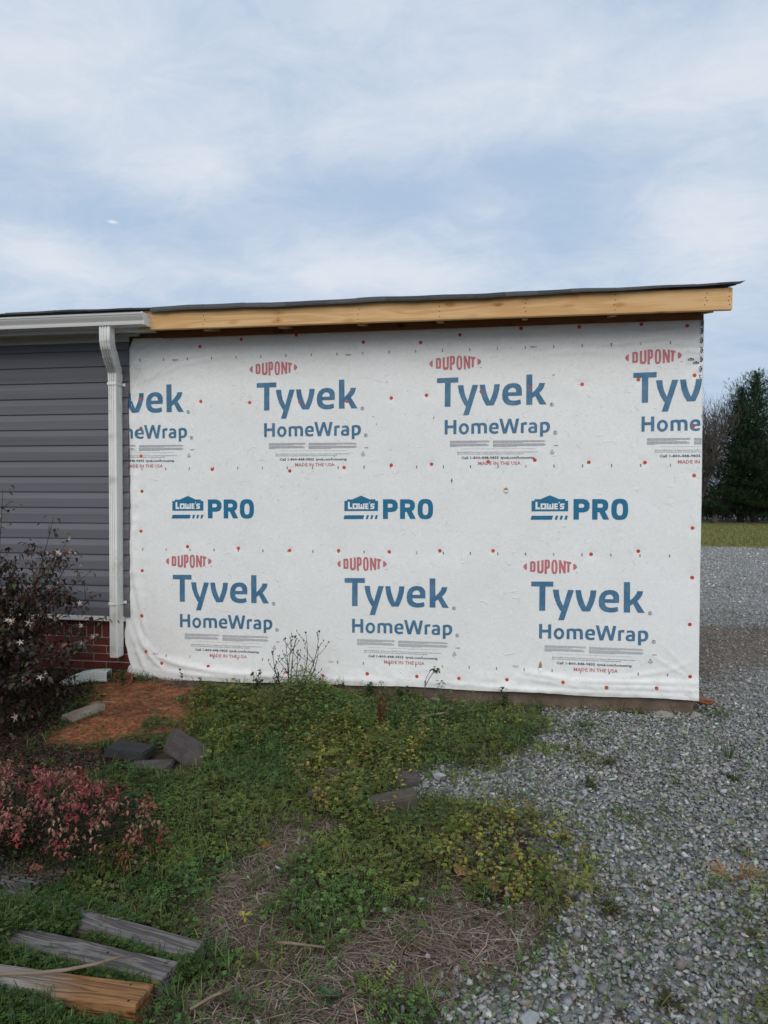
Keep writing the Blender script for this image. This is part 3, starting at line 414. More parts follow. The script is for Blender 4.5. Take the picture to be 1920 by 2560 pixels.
def wrap_sheet():
    nu, nv = 320, 200; u = np.linspace(0, 1, nu); v = np.linspace(0, 1, nv); U, Vv = np.meshgrid(u, v)
    Z0 = ZT*Vv; xl = np.interp(Z0, [0, .08, .16, .27, .36, .5, .57, .60, 2.55, 2.75, 2.83], [-2.95, -2.965, -3.0, -3.045, -3.04, -3.035, -3.03, -3.012, -3.01, -2.99, -2.955]) + .006*np.sin(Z0*31)*np.sin(Z0*7) + .008*(vnoise(Z0, Z0*0, 11, 61)-.5)
    X = xl + (WX1-xl)*U; zb = np.interp(X, [-3.1, -2.96, -2.8, -2.4, -1.0, 0, 1.385], [.10, .072, .054, .07, .100, .102, .102]) + .004*np.sin(X*7)
    zt = ZT + .006*np.sin(X*3.1) + .004*(vnoise(X, X*0, 8, 62)-.5); Z = zb + (zt-zb)*Vv
    Y = WY - wrap_h(X, Z)
    V = np.stack([X, Y, Z], -1).reshape(-1, 3); i = np.arange(nu-1)[None, :]+nu*np.arange(nv-1)[:, None]; F = np.stack([i, i+1, i+1+nu, i+nu], -1).reshape(-1, 4)
    o = fast('house_wrap', V, [F], M['wrap'], house, smooth=True)
    # the sheet goes on round the corner
    n2 = 30; ys = np.linspace(WY-.012, 9.58, n2); mb = MB(); 
    for k, yy in enumerate(ys): mb.v += [(WX1+.004*math.sin(k*1.7)*(k > 0), yy, .10), (WX1+.003*math.cos(k*2.1)*(k > 0)-(0 if k else .003), yy, 3.0+.2*max(0, yy-5.44))]
    mb.f = [(2*k, 2*k+2, 2*k+3, 2*k+1) for k in range(n2-1)]; s = mb.build('side_wrap', M['wrap'], house)
    MB().add([(-3.0, 5.452, .19), (-3.03, 5.445, .15), (-3.038, 5.43, .085), (-3.0, 5.425, .078), (-2.955, 5.43, .10), (-2.975, 5.44, .15)], [(0, 1, 5), (1, 2, 3), (1, 3, 5), (3, 4, 5)]).build('torn_corner', M['wrap'], o)
    return o
wrap = wrap_sheet()
def decal(name, polys, mat, clip=(-2.998, 1.381), off=.0024, step=.02, parent=None, wrap_follow=True):
    """flat print: polygons (outer, holes...) in wall X,Z laid on the sheet"""
    bm = bmesh.new()
    for rings in polys:
        tess = tessellate_polygon([[Vector((p[0], p[1], 0)) for p in r] for r in rings]); flat = [p for r in rings for p in r]
        vs = [bm.verts.new((p[0], 0, p[1])) for p in flat]
        for t in tess:
            try: bm.faces.new([vs[i] for i in t])
            except ValueError: pass
    xs = [v.co.x for v in bm.verts]; zs = [v.co.z for v in bm.verts]
    if not xs: return None
    if min(xs) < clip[0]: bmesh.ops.bisect_plane(bm, geom=bm.verts[:]+bm.edges[:]+bm.faces[:], plane_co=(clip[0], 0, 0), plane_no=(-1, 0, 0), clear_outer=True)
    if max(xs) > clip[1]: bmesh.ops.bisect_plane(bm, geom=bm.verts[:]+bm.edges[:]+bm.faces[:], plane_co=(clip[1], 0, 0), plane_no=(1, 0, 0), clear_outer=True)
    if not bm.verts: bm.free(); return None
    if step:
        xs = [v.co.x for v in bm.verts]; zs = [v.co.z for v in bm.verts]
        for a, lo, hi in ((0, min(xs), max(xs)), (2, min(zs), max(zs))):
            k = math.ceil(lo/step)
            while k*step < hi:
                co = [0, 0, 0]; no = [0, 0, 0]; co[a] = k*step; no[a] = 1
                bmesh.ops.bisect_plane(bm, geom=bm.verts[:]+bm.edges[:]+bm.faces[:], plane_co=co, plane_no=no, dist=1e-6); k += 1
    X = np.array([v.co.x for v in bm.verts]); Z = np.array([v.co.z for v in bm.verts]); H = wrap_h(X, Z)
    for v, h in zip(bm.verts, H): v.co.y = WY-h-off
    bmesh.ops.recalc_face_normals(bm, faces=bm.faces)
    me = bpy.data.meshes.new(name); bm.to_mesh(me); bm.free(); me.materials.append(mat)
    for p in me.polygons:
        pass
    o = bpy.data.objects.new(name, me); COL.objects.link(o); o.parent = parent or wrap; return o
def place(glyphs, ox, oz, tilt=.004, s=.001): return [[[(ox+p[0]*s-tilt*p[1]*s, oz+p[1]*s+tilt*p[0]*s) for p in r] for r in rings] for n, rings in glyphs]
def bars(rects): return [[[(x0, z0), (x1, z0), (x1, z1), (x0, z1)]] for x0, z0, x1, z1 in rects]
_tx = {}
def text_polys(txt, x, z, width=None, height=None, bold=0.0):
    """letters of the built-in font as triangles in wall X,Z; baseline left at x,z"""
    key = (txt, bold)
    if key not in _tx:
        cu = bpy.data.curves.new('t', 'FONT'); cu.body = txt; cu.offset = bold; cu.resolution_u = 1; ob = bpy.data.objects.new('t', cu); COL.objects.link(ob); bpy.context.view_layer.update()
        me = bpy.data.meshes.new_from_object(ob.evaluated_get(bpy.context.evaluated_depsgraph_get())); tr = [[(me.vertices[i].co.x, me.vertices[i].co.y) for i in p.vertices] for p in me.polygons]
        bpy.data.objects.remove(ob); bpy.data.curves.remove(cu); bpy.data.meshes.remove(me); _tx[key] = tr
    tr = _tx[key]; xs = [p[0] for t in tr for p in t]; ys = [p[1] for t in tr for p in t]; x0, x1, y1 = min(xs), max(xs), max(ys)
    sx = width/(x1-x0) if width else 1; sy = height/y1 if height else sx
    return [[[(x+(p[0]-x0)*sx, z+p[1]*sy) for p in t]] for t in tr]
def ring(cx, cz, r, w, n=18):
    o = [(cx+r*math.cos(2*math.pi*k/n), cz+r*math.sin(2*math.pi*k/n)) for k in range(n)]; i = [(cx+(r-w)*math.cos(2*math.pi*k/n), cz+(r-w)*math.sin(2*math.pi*k/n)) for k in range(n)]; return [o, i]
ROWS = [(-1.9214, 2.4403, (-1, 0, 1, 2)), (-2.6296, .9180, (0, 1, 2))]; LREP = 1.4159
for rx, rz, ks in ROWS:
    for k in ks:
        ox, oz = rx+LREP*k, rz+.0040*LREP*k
        for wd in (GLYPHS[:5], GLYPHS[5:]): decal('printed_word', place(wd, ox, oz), M['blue_print'])
        if ox + .32 > -2.98: decal('printed_emblem', place(DU, ox, oz), M['red_print'])
        P = []
        for (rxx, rzz) in ((.8448, -.2108), (.8715, -.4163)):
            P += [ring(ox+rxx, oz+rzz, .0138, .0030)] + text_polys('R', ox+rxx-.0055, oz+rzz-.0075, .011, .015, .01)
        P += text_polys('Call 1-800-448-9835', ox+.186, oz-.607, .278, .0195, .022) + text_polys('tyvek.com/homewrap', ox+.476, oz-.607, .249, .0195, .022)
        P += text_polys('USA', ox+.861, oz-.5155, .032, .0095, .02) + text_polys('TM', ox+.320, oz+.069, .014, .005, .01)
        t = [(ox+.850, oz-.539), (ox+.8341, oz-.568), (ox+.8661, oz-.568)]; ti = [(ox+.850, oz-.5445), (ox+.8385, oz-.5655), (ox+.8615, oz-.5655)]; P += [[t, ti]] + text_polys('2', ox+.8475, oz-.563, .005, .008, 0) + text_polys('HDPE', ox+.841, oz-.577, .018, .005, 0)
        P += text_polys('Meets the ASTM E1677 Type I Air Barrier requirements when installed as an air barrier according to DuPont Tyvek Installation Instructions.', ox+.156, oz-.560, .592, .0072, .008)
        P += text_polys('Meets ICC-ES AC-38 Water-Resistive Barrier & Air Barrier Material requirements.  ICC-ES Evaluation Report ESR-2375.', ox+.156, oz-.573, .492, .0072, .008)
        if ox > -3.0 or True: o_ = decal('small_print', P, M['dark_print'], step=.05); o_ and tag(o_, kind='stuff')
        o_ = decal('printed_slogan', text_polys('MADE IN THE USA', ox+.3115, oz-.652, .3125, .0255, .014), M['red_print'], step=.05); o_ and tag(o_, kind='stuff')
        F = []; rr = random.Random(3)
        def para(x0, x1, zs, last):
            for q, zz in enumerate(zs):
                x = x0; e = last[q]
                while x < e: wdt = rr.uniform(.006, .022); F.append((ox+x, oz+zz, ox+min(x+wdt, e), oz+zz+.0027)); x += wdt+.0022
        para(.100, .396, (-.473, -.478, -.483, -.488), (.396, .39, .396, .30)); para(.100, .39, (-.496, -.501, -.506, -.511, -.516), (.37, .385, .39, .385, .155))
        para(.420, .800, (-.474, -.479, -.484, -.489), (.79, .80, .80, .64)); para(.420, .806, (-.497, -.502, -.507, -.512, -.517), (.79, .80, .806, .79, .6))
        F.append((ox+.187, oz-.5325, ox+.724, oz-.5312))
        o_ = decal('fine_print', bars(F), M['grey_print'], step=None); o_ and tag(o_, kind='stuff')
for k in range(3):
    ox, oz = -2.632+LREP*k, 1.5125+.0055*LREP*k
    decal('printed_logo', place(LG, ox, oz), M['teal_print']); decal('logo_lettering', place(LW, ox, oz), M['wrap'], off=.0034)
# stud marks, every 8 inches in four rows, and lot numbers
T = []; TR = []
for zrow, x0 in ((2.648, -1.8873), (1.776, -1.8757), (1.125, -1.873), (.2655, -1.470)):
    for k in range(-6, 17):
        x = x0+.2032*k
        if -2.98 < x < 1.37: (TR if (k*7+int(zrow*3)) % 5 == 0 else T).extend([(x-.004, zrow-.010+.004*(x-x0), x+.004, zrow-.002+.004*(x-x0)), (x-.004, zrow+.001+.004*(x-x0), x+.004, zrow+.009+.004*(x-x0))])
tag(decal('stud_mark', bars(T), M['dark_print'], step=None), kind='stuff'); tag(decal('red_stud_mark', bars(TR), M['red_print'], step=None), kind='stuff')
P = []
for x, z in ((-2.625, 2.632), (-1.212, 2.634), (.18, 2.652)): P += text_polys('T28253', x, z, .045, .014, .005)
tag(decal('lot_number', P, M['dark_print'], step=None), kind='stuff')
P = []
for x, z in ((-2.80, .268), (-1.345, .262), (.07, .285)): P += text_polys('T28253', x, z, .045, .014, .005)
tag(decal('lot_number', P, M['red_print'], step=None), kind='stuff')
# seam tape with small black logos, along the top of the right corner and a short piece beside it
def small_logo(cx, cz, rot=False, s=1.0):
    a = [(-.020, -.0075), (.020, -.0075), (.020, .004), (.017, .004), (.017, .006), (.011, .006), (0, .0125), (-.011, .006), (-.017, .006), (-.017, .004), (-.020, .004)]; wb = [[(-.014+.0095*i, -.0045), (-.008+.0095*i, -.0045), (-.008+.0095*i, .002), (-.014+.0095*i, .002)] for i in range(3)]
    f = (lambda p: (cx+p[1]*s, cz-p[0]*s)) if rot else (lambda p: (cx+p[0]*s, cz+p[1]*s)); return [[[f(p) for p in a]]+[[f(p) for p in b] for b in wb]]
tape_mat = mk('tape_mat', (.66, .67, .66), rough=.15, spec=.6)
decal('seam_tape', bars([(1.352, 2.40, 1.3845, 2.812)]), tape_mat, clip=(-3, 1.386), off=.0008, step=.02)
decal('seam_tape', bars([(1.268, 2.498, 1.352, 2.552)]), tape_mat, off=.0008, step=.02)
P = []
for x, z in ((1.3705, 2.790), (1.3705, 2.735), (1.3705, 2.668), (1.3705, 2.602), (1.370, 2.535), (1.367, 2.469)): P += small_logo(x, z, True)
for x, z in ((1.302, 2.537), (1.336, 2.513)): P += small_logo(x, z)
P += bars([(1.358, 2.405, 1.362, 2.425), (1.362, 2.421, 1.374, 2.425), (1.366, 2.402, 1.372, 2.412)])
tag(decal('tape_logo', P, M['black_print'], clip=(-3, 1.384), off=.0022, step=None), kind='stuff')
# cap nails
def cap_mesh():
    mb = MB(); n = 16; prof = [(0, .0036), (.0022, .0038), (.0030, .0022), (.0085, .0018), (.0105, .0030), (.0128, .0026), (.0135, 0)]
    V = []; 
    for r, d in prof[1:]: V += [(r*math.cos(2*math.pi*k/n), -d, r*math.sin(2*math.pi*k/n)) for k in range(n)]
    F = [(i*n+k, i*n+(k+1) % n, (i+1)*n+(k+1) % n, (i+1)*n+k) for i in range(len(prof)-2) for k in range(n)] + [tuple(range(n))]
    mb.v = V; mb.f = F; me = bpy.data.meshes.new('cap_nail'); me.from_pydata(V, [], F); me.materials.append(M['cap']); me.materials.append(M['nail_metal']); me.polygons[-1].material_index = 1; me.polygons.foreach_set('use_smooth', [True]*len(me.polygons)); me.update(); return me
cm = cap_mesh(); NZ = np.array(NAILS); HN = wrap_h(NZ[:, 0], NZ[:, 1])
for (x, z), h in zip(NAILS, HN): share('cap_nail', cm, wrap, (x, WY-h-.0012, z), (random.uniform(-.12, .12), 0, random.uniform(-.12, .12)))
# tears: sheathing showing through, with a lifted lip of sheet
for x, z, w, h in ((.012, 1.612, .020, .014), (.273, .306, .014, .032)):
    pts = [(x-w, z-h*.6), (x-w*.2, z-h), (x+w*.9, z-h*.5), (x+w*.5, z+h*.8), (x, z+h), (x-w*.6, z+h*.4)]
    decal('tear', [[pts]], M['osb'], step=None); hh = float(wrap_h([x], [z])[0])
    MB().add([(x-w, WY-hh-.002, z-h*.6), (x+w*.9, WY-hh-.002, z-h*.5), (x+w*.7, WY-hh-.016, z-h*1.15), (x-w*.3, WY-hh-.018, z-h*1.5)], [(0, 1, 2, 3)]).build('lifted_flap', M['wrap'], wrap)
P = []
for x, z, a, l in ((-.887, 2.426, 1.1, .008), (-.992, 2.165, 0, .008), (-.967, 2.107, .8, .008), (-.528, 2.15, 1.2, .011), (-.126, 2.126, .9, .006), (-2.02, 2.404, .3, .004), (-.39, 1.678, 1.5, .02), (-1.745, 1.53, 1.2, .005), (-1.294, 1.865, 1.0, .008), (.35, 2.45, .2, .01), (.40, 1.30, .1, .006)):
    c, s = math.cos(a), math.sin(a); q = lambda u, v: (x+u*c-v*s, z+u*s+v*c); P.append([[q(-l, 0), q(-l*.2, -l*.3), q(l, l*.05), q(0, l*.28)]])
tag(decal('small_tear', P, M['dark'], step=None), kind='stuff')

# ---- grey siding, each course a board
def board(z, x0, x1, h=.127, jy=0.0, top=None):
    prof = [(5.420, z-.004), (5.4015+jy, z-.001), (5.400+jy, z+.004), (5.3965+jy, z+.071), (5.3985+jy, z+.076), (5.4165+jy, z+h+.006), (5.424, z+h+.006)]
    if top: prof = [(p[0], min(p[1], top)) for p in prof]
    return MB().prism_x(prof, x0, x1)
for k in range(18):
    z = .5696+.127*k; jr = random.uniform(-.004, .005); top = 2.80 if k == 17 else None
    if k in (4, 5):
        board(z, -9.0, -3.494+.004*(k-4), jy=.0).build('siding_board', M['siding'], house); board(z, -3.50, -2.993+jr, jy=-.0022).build('siding_board', M['siding'], house)
    else: board(z, -9.0, -2.993+jr, top=top).build('siding_board', M['siding'], house)
MB().box((-9.0, 5.425, .56), (-3.01, 5.469, 2.80)).build('siding_backing', M['dark'], house)
MB().prism_x([(5.47, .535), (5.385, .530), (5.380, .536), (5.384, .567), (5.402, .571), (5.47, .572)], -9.0, -3.035).build('starter_trim', M['gutter_metal'], house)
# ---- brick foot: a rowlock course over stretchers
MB().box((-9.0, 5.4615, -.15), (-2.90, 5.469, .54)).build('mortar_bed', M['mortar'], house)
def brick_mesh(w, h, seed):
    rr = random.Random(seed); mb = MB(); mb.box((-w/2, -.012, -h/2), (w/2, .03, h/2), .0012); me = bpy.data.meshes.new('brick'); me.from_pydata(mb.v, [], mb.f); me.materials.append(M['brick'])
    bm = bmesh.new(); bm.from_mesh(me); bmesh.ops.bevel(bm, geom=[e for e in bm.edges if all(v.co.y < 0 for v in e.verts)], offset=.0022, segments=1, affect='EDGES'); bm.to_mesh(me); bm.free(); me.update(); return me
BS = [brick_mesh(.2040, .0555, i) for i in range(5)]; BR = [brick_mesh(.0560, .188, i) for i in range(4)]
for i in range(46):
    x = -3.2695+.0338+.0690*1 - .0688*i
    if x < -6.1: break
    share('brick', random.choice(BR), house, (x, 5.462+random.uniform(-.001, .001), .392+.095), (0, 0, 0))
for r in range(8):
    z = .3515-.0672*r; ph = -3.3455 if r % 2 == 0 else -3.2310
    for i in range(-3, 13):
        x = ph-.108-.2155*i
        if x > -3.10 and x+.10 > -2.99 and r < 3: x = x
        if x+.103 > -2.80: continue
        if x < -6.1: break
        share('brick', random.choice(BS), house, (x, 5.462+random.uniform(-.0012, .0012), z+random.uniform(-.001, .001)), (0, random.uniform(-.002, .002), 0))

# ---- eaves: fascia, rafter tails, soffit, roof
FY = 5.14
f1 = MB().box((-2.124, -.019, -.0722), (2.124, .019, .0722)).build('fascia_board', M['pine'], house, bevel=.003); f1.location = (-.6355, FY+.019, 2.886)
f1.rotation_euler = (0, .0018, 0)
RAFT = [-2.233, -1.646, -1.048, -.468, .135, .735, 1.320]
nm = MB(); nm.tube([(0, .002, 0), (0, -.0015, 0)], .0036, 7); nme = bpy.data.meshes.new('nail_head'); nme.from_pydata([tuple(v) for v in nm.v], [], nm.f); nme.materials.append(M['dark']); nme.update()
for x in RAFT+[1.465]:
    if x < 1.31:
        t = MB().box((-.25, -.019, -.045), (.25, .019, .045)).build('rafter_tail', M['rafter'], house); t.location = (x, 5.415, 2.896); t.rotation_euler = (0, -math.atan(.2), math.pi/2)
    for q in range(4):
        n_ = share('nail_head', nme, f1, (x+.6355+random.uniform(-.008, .008), -.019, .048-.030*q+random.uniform(-.008, .008)))
t = MB().box((-.25, -.019, -.045), (.25, .019, .045)).build('rafter_tail', M['rafter'], house); t.location = (1.362, 5.415, 2.896); t.rotation_euler = (0, -math.atan(.2), math.pi/2)
rk = MB().box((-2.25, -.019, -.068), (2.25, .019, .068)).build('rake_board', M['pine'], house); rk.location = (1.469, FY+.04+2.21, 2.886+.2*2.21+.012); rk.rotation_euler = (0, -math.atan(.2), math.pi/2)
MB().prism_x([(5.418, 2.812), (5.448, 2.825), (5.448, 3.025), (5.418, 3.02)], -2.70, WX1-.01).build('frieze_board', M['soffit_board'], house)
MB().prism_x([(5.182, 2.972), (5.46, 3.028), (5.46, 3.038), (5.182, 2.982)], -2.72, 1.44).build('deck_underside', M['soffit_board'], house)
# old house: white fascia cover, soffit panel, frieze trim
MB().prism_x([(5.15, 2.821), (5.18, 2.821), (5.18, 2.965), (5.15, 2.965), (5.146, 2.96), (5.146, 2.826)], -9.0, -2.697).build('fascia_cover', M['gutter_metal'], house)
sf = MB(); xe = -2.74
sf.prism_x([(5.154, 2.833), (5.40, 2.853), (5.40, 2.858), (5.154, 2.838)], -9.0, xe); sf.build('soffit_panel', M['soffit'], house)
MB().prism_x([(5.15, 2.814), (5.17, 2.812), (5.195, 2.821), (5.195, 2.831), (5.15, 2.832)], -9.0, -2.735).build('soffit_channel', M['soffit'], house)
MB().prism_x([(5.392, 2.792), (5.42, 2.790), (5.42, 2.852), (5.385, 2.852), (5.385, 2.837), (5.392, 2.836)], -9.0, -2.992).build('frieze_trim', M['gutter_metal'], house)
MB().box((-3.06, 5.365, 2.833), (-2.90, 5.43, 2.862), .004).build('trim_end', M['soffit'], house)
MB().tube([(-2.82, 5.21, 2.836), (-2.74, 5.20, 2.84), (-2.68, 5.19, 2.826), (-2.65, 5.20, 2.814)], [.012, .011, .009, .004], 6).build('loose_trim_end', M['soffit'], house)
# gutter
gp = [(5.1462, 2.9242), (5.1462, 2.8366), (5.0329, 2.8366), (5.0308, 2.8490), (5.0401, 2.8521), (5.0370, 2.8654), (5.0226, 2.8840), (5.0143, 2.8963), (5.0123, 2.9046), (5.0071, 2.9066), (5.0051, 2.9190), (5.0123, 2.9211), (5.0143, 2.9159), (5.0205, 2.9066), (5.0226, 2.8963), (5.0308, 2.8840), (5.0452, 2.8634), (5.0473, 2.8428), (5.1400, 2.8428), (5.1400, 2.9242)]
gut = MB().prism_x(gp, -9.0, -2.6625).build('gutter', M['gutter_metal'], house)
ec = MB().prism_x([(5.1482, 2.9211), (5.1482, 2.8335), (5.0308, 2.8335), (5.0288, 2.8500), (5.0370, 2.8531), (5.0339, 2.8654), (5.0195, 2.8840), (5.0102, 2.9046), (5.0030, 2.9077), (5.0030, 2.9231)], -2.6645, -2.6585).build('end_cap', M['white_metal'], gut)
# downspout: corrugated rectangular pipe, swept
def pipe_profile(w, d):
    """counter-clockwise (x, depth) outline, front at -depth, ribs on front and side"""
    P = []; n = 4
    P.append((-w/2+.003, -d/2))
    for i in range(n-1):
        c = -w/2+w*(i+1)/(n+.2); P += [(c-.0055, -d/2), (c-.0022, -d/2+.009), (c+.0022, -d/2+.009), (c+.0055, -d/2)]
    P += [(w/2-.004, -d/2), (w/2, -d/2+.004)]
    for i in (0.55, .72): c = -d/2+d*i; P += [(w/2, c-.0045), (w/2-.005, c-.0015), (w/2-.005, c+.0015), (w/2, c+.0045)]
    P += [(w/2, d/2-.004), (w/2-.004, d/2), (-w/2+.004, d/2), (-w/2, d/2-.004), (-w/2, -d/2+.003)]
    return P
def sweep(name, stations, mat, parent, cap_open=True, **k):
    """stations: (centre, x-axis, depth-axis, w, d)"""
    mb = MB(); n = None
    for c, ax, ay, w, d in stations:
        pr = pipe_profile(w, d); n = len(pr); c = Vector(c); ax = Vector(ax); ay = Vector(ay); mb.v += [tuple(c+ax*p[0]+ay*p[1]) for p in pr]
    m_ = len(stations); mb.f = [(i*n+j, i*n+(j+1) % n, (i+1)*n+(j+1) % n, (i+1)*n+j) for i in range(m_-1) for j in range(n)]
    return mb.build(name, mat, parent, **k)
DX = -3.075
ds = sweep('downspout', [((DX, 5.350, 2.53), (1, 0, 0), (0, 1, 0), .0675, .100), ((DX, 5.350, 1.4), (1, 0, 0), (0, 1, 0), .0675, .100), ((DX-.003, 5.350, .27), (1, 0, 0), (0, 1, 0), .0675, .098), ((DX-.003, 5.350, .255), (1, 0, 0), (0, 1, 0), .062, .094)], M['white_metal'], house)
st = []
def stn(c, ang, w, d): ca, sa = math.cos(ang), math.sin(ang); return (c, (1, 0, 0), (0, ca, sa), w, d)
pts = [((-2.9870, 5.0830, 2.8397), 0.00, 0.0865, 0.0803), ((-2.9870, 5.0830, 2.7696), 0.00, 0.0865, 0.0803), ((-2.9890, 5.0875, 2.7381), 0.26, 0.0854, 0.0844), ((-2.9940, 5.1042, 2.7050), 0.52, 0.0832, 0.0884), ((-2.9950, 5.1068, 2.7016), 0.54, 0.0791, 0.0842), ((-2.9971, 5.1120, 2.6948), 0.56, 0.0832, 0.0893), ((-3.0172, 5.1699, 2.6527), 0.60, 0.0796, 0.0918), ((-3.0182, 5.1731, 2.6503), 0.60, 0.0836, 0.0959), ((-3.0549, 5.2857, 2.5787), 0.56, 0.0745, 0.0947), ((-3.0624, 5.3114, 2.5640), 0.45, 0.0703, 0.0964), ((-3.0654, 5.3210, 2.5600), 0.38, 0.0762, 0.1033), ((-3.0685, 5.3294, 2.5521), 0.30, 0.0692, 0.0962), ((-3.0715, 5.3371, 2.5463), 0.22, 0.0761, 0.1031), ((-3.0735, 5.3436, 2.5360), 0.15, 0.0701, 0.0981), ((-3.0750, 5.3500, 2.5250), 0.00, 0.0740, 0.1050), ((-3.0750, 5.3500, 2.4700), 0.00, 0.0715, 0.1040)]
sweep('elbow', [stn(*p) for p in pts], M['white_metal'], ds)
for z in (2.445, .690):
    s_ = MB(); a, b = DX-.0375, DX+.0375
    s_.box((a-.002, 5.295, z-.011), (b+.002, 5.2975, z+.011)); s_.box((b, 5.2976, z-.011), (b+.0025, 5.415, z+.011)); s_.box((a-.0025, 5.2976, z-.011), (a, 5.415, z+.011)); s_.box((b+.003, 5.398, z-.011), (b+.022, 5.401, z+.011)); s_.build('strap', M['white_metal'], ds)
MB().tube([(DX+.018, 5.2985, 2.50), (DX+.018, 5.2965, 2.50)], .003, 7).build('screw', M['nail_metal'], ds)
# roof: deck plus the eave course of shingles, each its own piece
roof = MB().prism_x([(5.125, 2.966), (9.62, 3.865), (9.62, 3.880), (5.125, 2.981)], -9.0, 1.506).build('roof', M['shingle'], house)
x = -6.4; i = 0
while x < 1.515:
    w = random.choice((.15, .22, .31, .33, .42)); x1 = min(x+w, 1.522)
    if 1.522-x1 < .08: x1 = 1.522
    th = random.choice((.004, .0065, .009)); old = x1 < -2.6
    mb = MB(); nseg = 3; tops = []
    def zz(xx, yy): 
        dr = min(1.0, max(0, 5.142-yy)/.042)**1.5; amt = .012 if old else (.034-.020*min(1, max(0, (xx-.1)/1.0))); return 2.985+.2*max(0, yy-5.14) - amt*dr + .003*math.sin(xx*5.1)+.002*math.sin(xx*13+1)
    ys = [5.098, 5.108, 5.124, 5.142, 5.28]
    V = []; F = []
    last = abs(x1-1.522) < 1e-6
    for a in range(nseg+1):
        xx = x+(x1-x)*a/nseg
        for b_, yy in enumerate(ys):
            yq = yy + (.005*random.random() if b_ == 0 else 0)
            zt_ = zz(xx, yq); 
            if last and a == nseg and b_ < 3: zt_ -= .004
            V += [(xx-.001*(a == nseg), yq, zt_+th*.6+.001*(i % 2)), (xx-.001*(a == nseg), yq, zt_-.007)]
    if last:
        for b_ in range(len(ys)): pass
    nb = len(ys)*2
    for a in range(nseg):
        for b_ in range(len(ys)-1):
            p = a*nb+2*b_; q = p+nb; F += [(p, p+2, q+2, q), (p+1, q+1, q+3, p+3)]
        p = a*nb; q = p+nb; F += [(p, q, q+1, p+1)]
    for a in (0, nseg): F += [(a*nb+2*b_, a*nb+2*b_+1, a*nb+2*b_+3, a*nb+2*b_+2) for b_ in range(len(ys)-1)]
    if last:   # drooping point past the rake
        n0 = len(V); e = nseg*nb; V += [(x1+.034, 5.095, zz(x1, 5.10)+.010), (x1+.036, 5.28, zz(x1, 5.28)-.006)]
        F += [(e, n0, e+1), (e, e+2, n0), (e+2, e+4, n0), (e+4, e+6, n0), (e+6, e+8, n0+1, n0), (e+1, n0, e+3), (e+3, n0, e+5), (e+5, n0, e+7), (e+7, n0, n0+1, e+9)]
    mb.v = V; mb.f = F; mb.build('shingle', M['shingle'], roof); x = x1; i += 1
# ------------------------------------------------------------------ scattering
def inst(name, temps, tid, pos, yaw, tilt, tdir, scale, col, mat, parent=None, shade=None, smooth=False, **k):
    """temps: [(V (n,3), F (m,3))]; every instance is turned by yaw, then tilted by tilt towards heading tdir"""
    VV = []; FF = []; CC = []; off = 0; tid = np.asarray(tid); scale = np.asarray(scale, float)
    for t, (tv, tf) in enumerate(temps):
        s = np.where(tid == t)[0]
        if not len(s): continue
        tv = np.asarray(tv, float); tf = np.asarray(tf, int)
        c, q = np.cos(yaw[s])[:, None], np.sin(yaw[s])[:, None]; sc = scale[s]; sc = sc[:, None] if sc.ndim == 1 else sc
        if sc.shape[1] == 1: sc = np.repeat(sc, 3, 1)
        x = tv[None, :, 0]*sc[:, 0:1]; y = tv[None, :, 1]*sc[:, 1:2]; z = tv[None, :, 2]*sc[:, 2:3]
        x, y = x*c-y*q, x*q+y*c
        ca, sa = np.cos(tdir[s])[:, None], np.sin(tdir[s])[:, None]; ct, st_ = np.cos(tilt[s])[:, None], np.sin(tilt[s])[:, None]
        u = x*ca+y*sa; v = -x*sa+y*ca; u, z = u*ct+z*st_, -u*st_+z*ct; x = u*ca-v*sa; y = u*sa+v*ca
        P = np.stack([x, y, z], -1)+pos[s][:, None, :]; n = tv.shape[0]
        VV.append(P.reshape(-1, 3)); FF.append((tf[None]+(np.arange(len(s))*n)[:, None, None]).reshape(-1, 3)+off); off += len(s)*n
        cc = np.repeat(col[s][:, None, :], n, 1)
        if shade is not None: cc = cc*np.asarray(shade[t])[None, :, None]
        CC.append(cc.reshape(-1, 3))
    return fast(name, np.concatenate(VV), [np.concatenate(FF)], mat, parent, col=np.concatenate(CC), smooth=smooth, **k)
def tri(F):
    o = []
    for f in F:
        for i in range(1, len(f)-1): o.append((f[0], f[i], f[i+1]))
    return o
def hull_stone(seed, n=14, flat=.62):
    r = np.random.default_rng(seed); P = r.normal(size=(n, 3)); P /= np.linalg.norm(P, axis=1)[:, None]; P *= r.uniform(.75, 1.1, (n, 1)); P *= np.array([1, r.uniform(.65, .95), r.uniform(flat*.75, flat*1.15)])
    bm = bmesh.new(); [bm.verts.new(p*.5) for p in P]; res = bmesh.ops.convex_hull(bm, input=bm.verts); 
    bmesh.ops.delete(bm, geom=[v for v in bm.verts if not v.link_faces], context='VERTS'); bm.verts.index_update(); bmesh.ops.triangulate(bm, faces=bm.faces)
    V = [tuple(v.co) for v in bm.verts]; F = [tuple(v.index for v in f.verts) for f in bm.faces]; bm.free(); return np.array(V), np.array(F)
_h = [hull_stone(100+i, 11) for i in range(24)]; _hf = [hull_stone(200+i, 9, .6) for i in range(16)]; _hv = [hull_stone(300+i, 7, .6) for i in range(10)]
def clover_t(seed):
    r = random.Random(seed); V = []; F = []
    for k in range(3):
        a = k*2.094+r.uniform(-.15, .15); f = lambda d, s, z: (d*math.cos(a)-s*math.sin(a), d*math.sin(a)+s*math.cos(a), z)
        n = len(V); V += [f(0, 0, 0), f(.38, -.26, .09), f(.53, 0, .02), f(.38, .26, .09)]; F += [(n, n+1, n+2), (n, n+2, n+3)]
    return np.array(V), np.array(F)
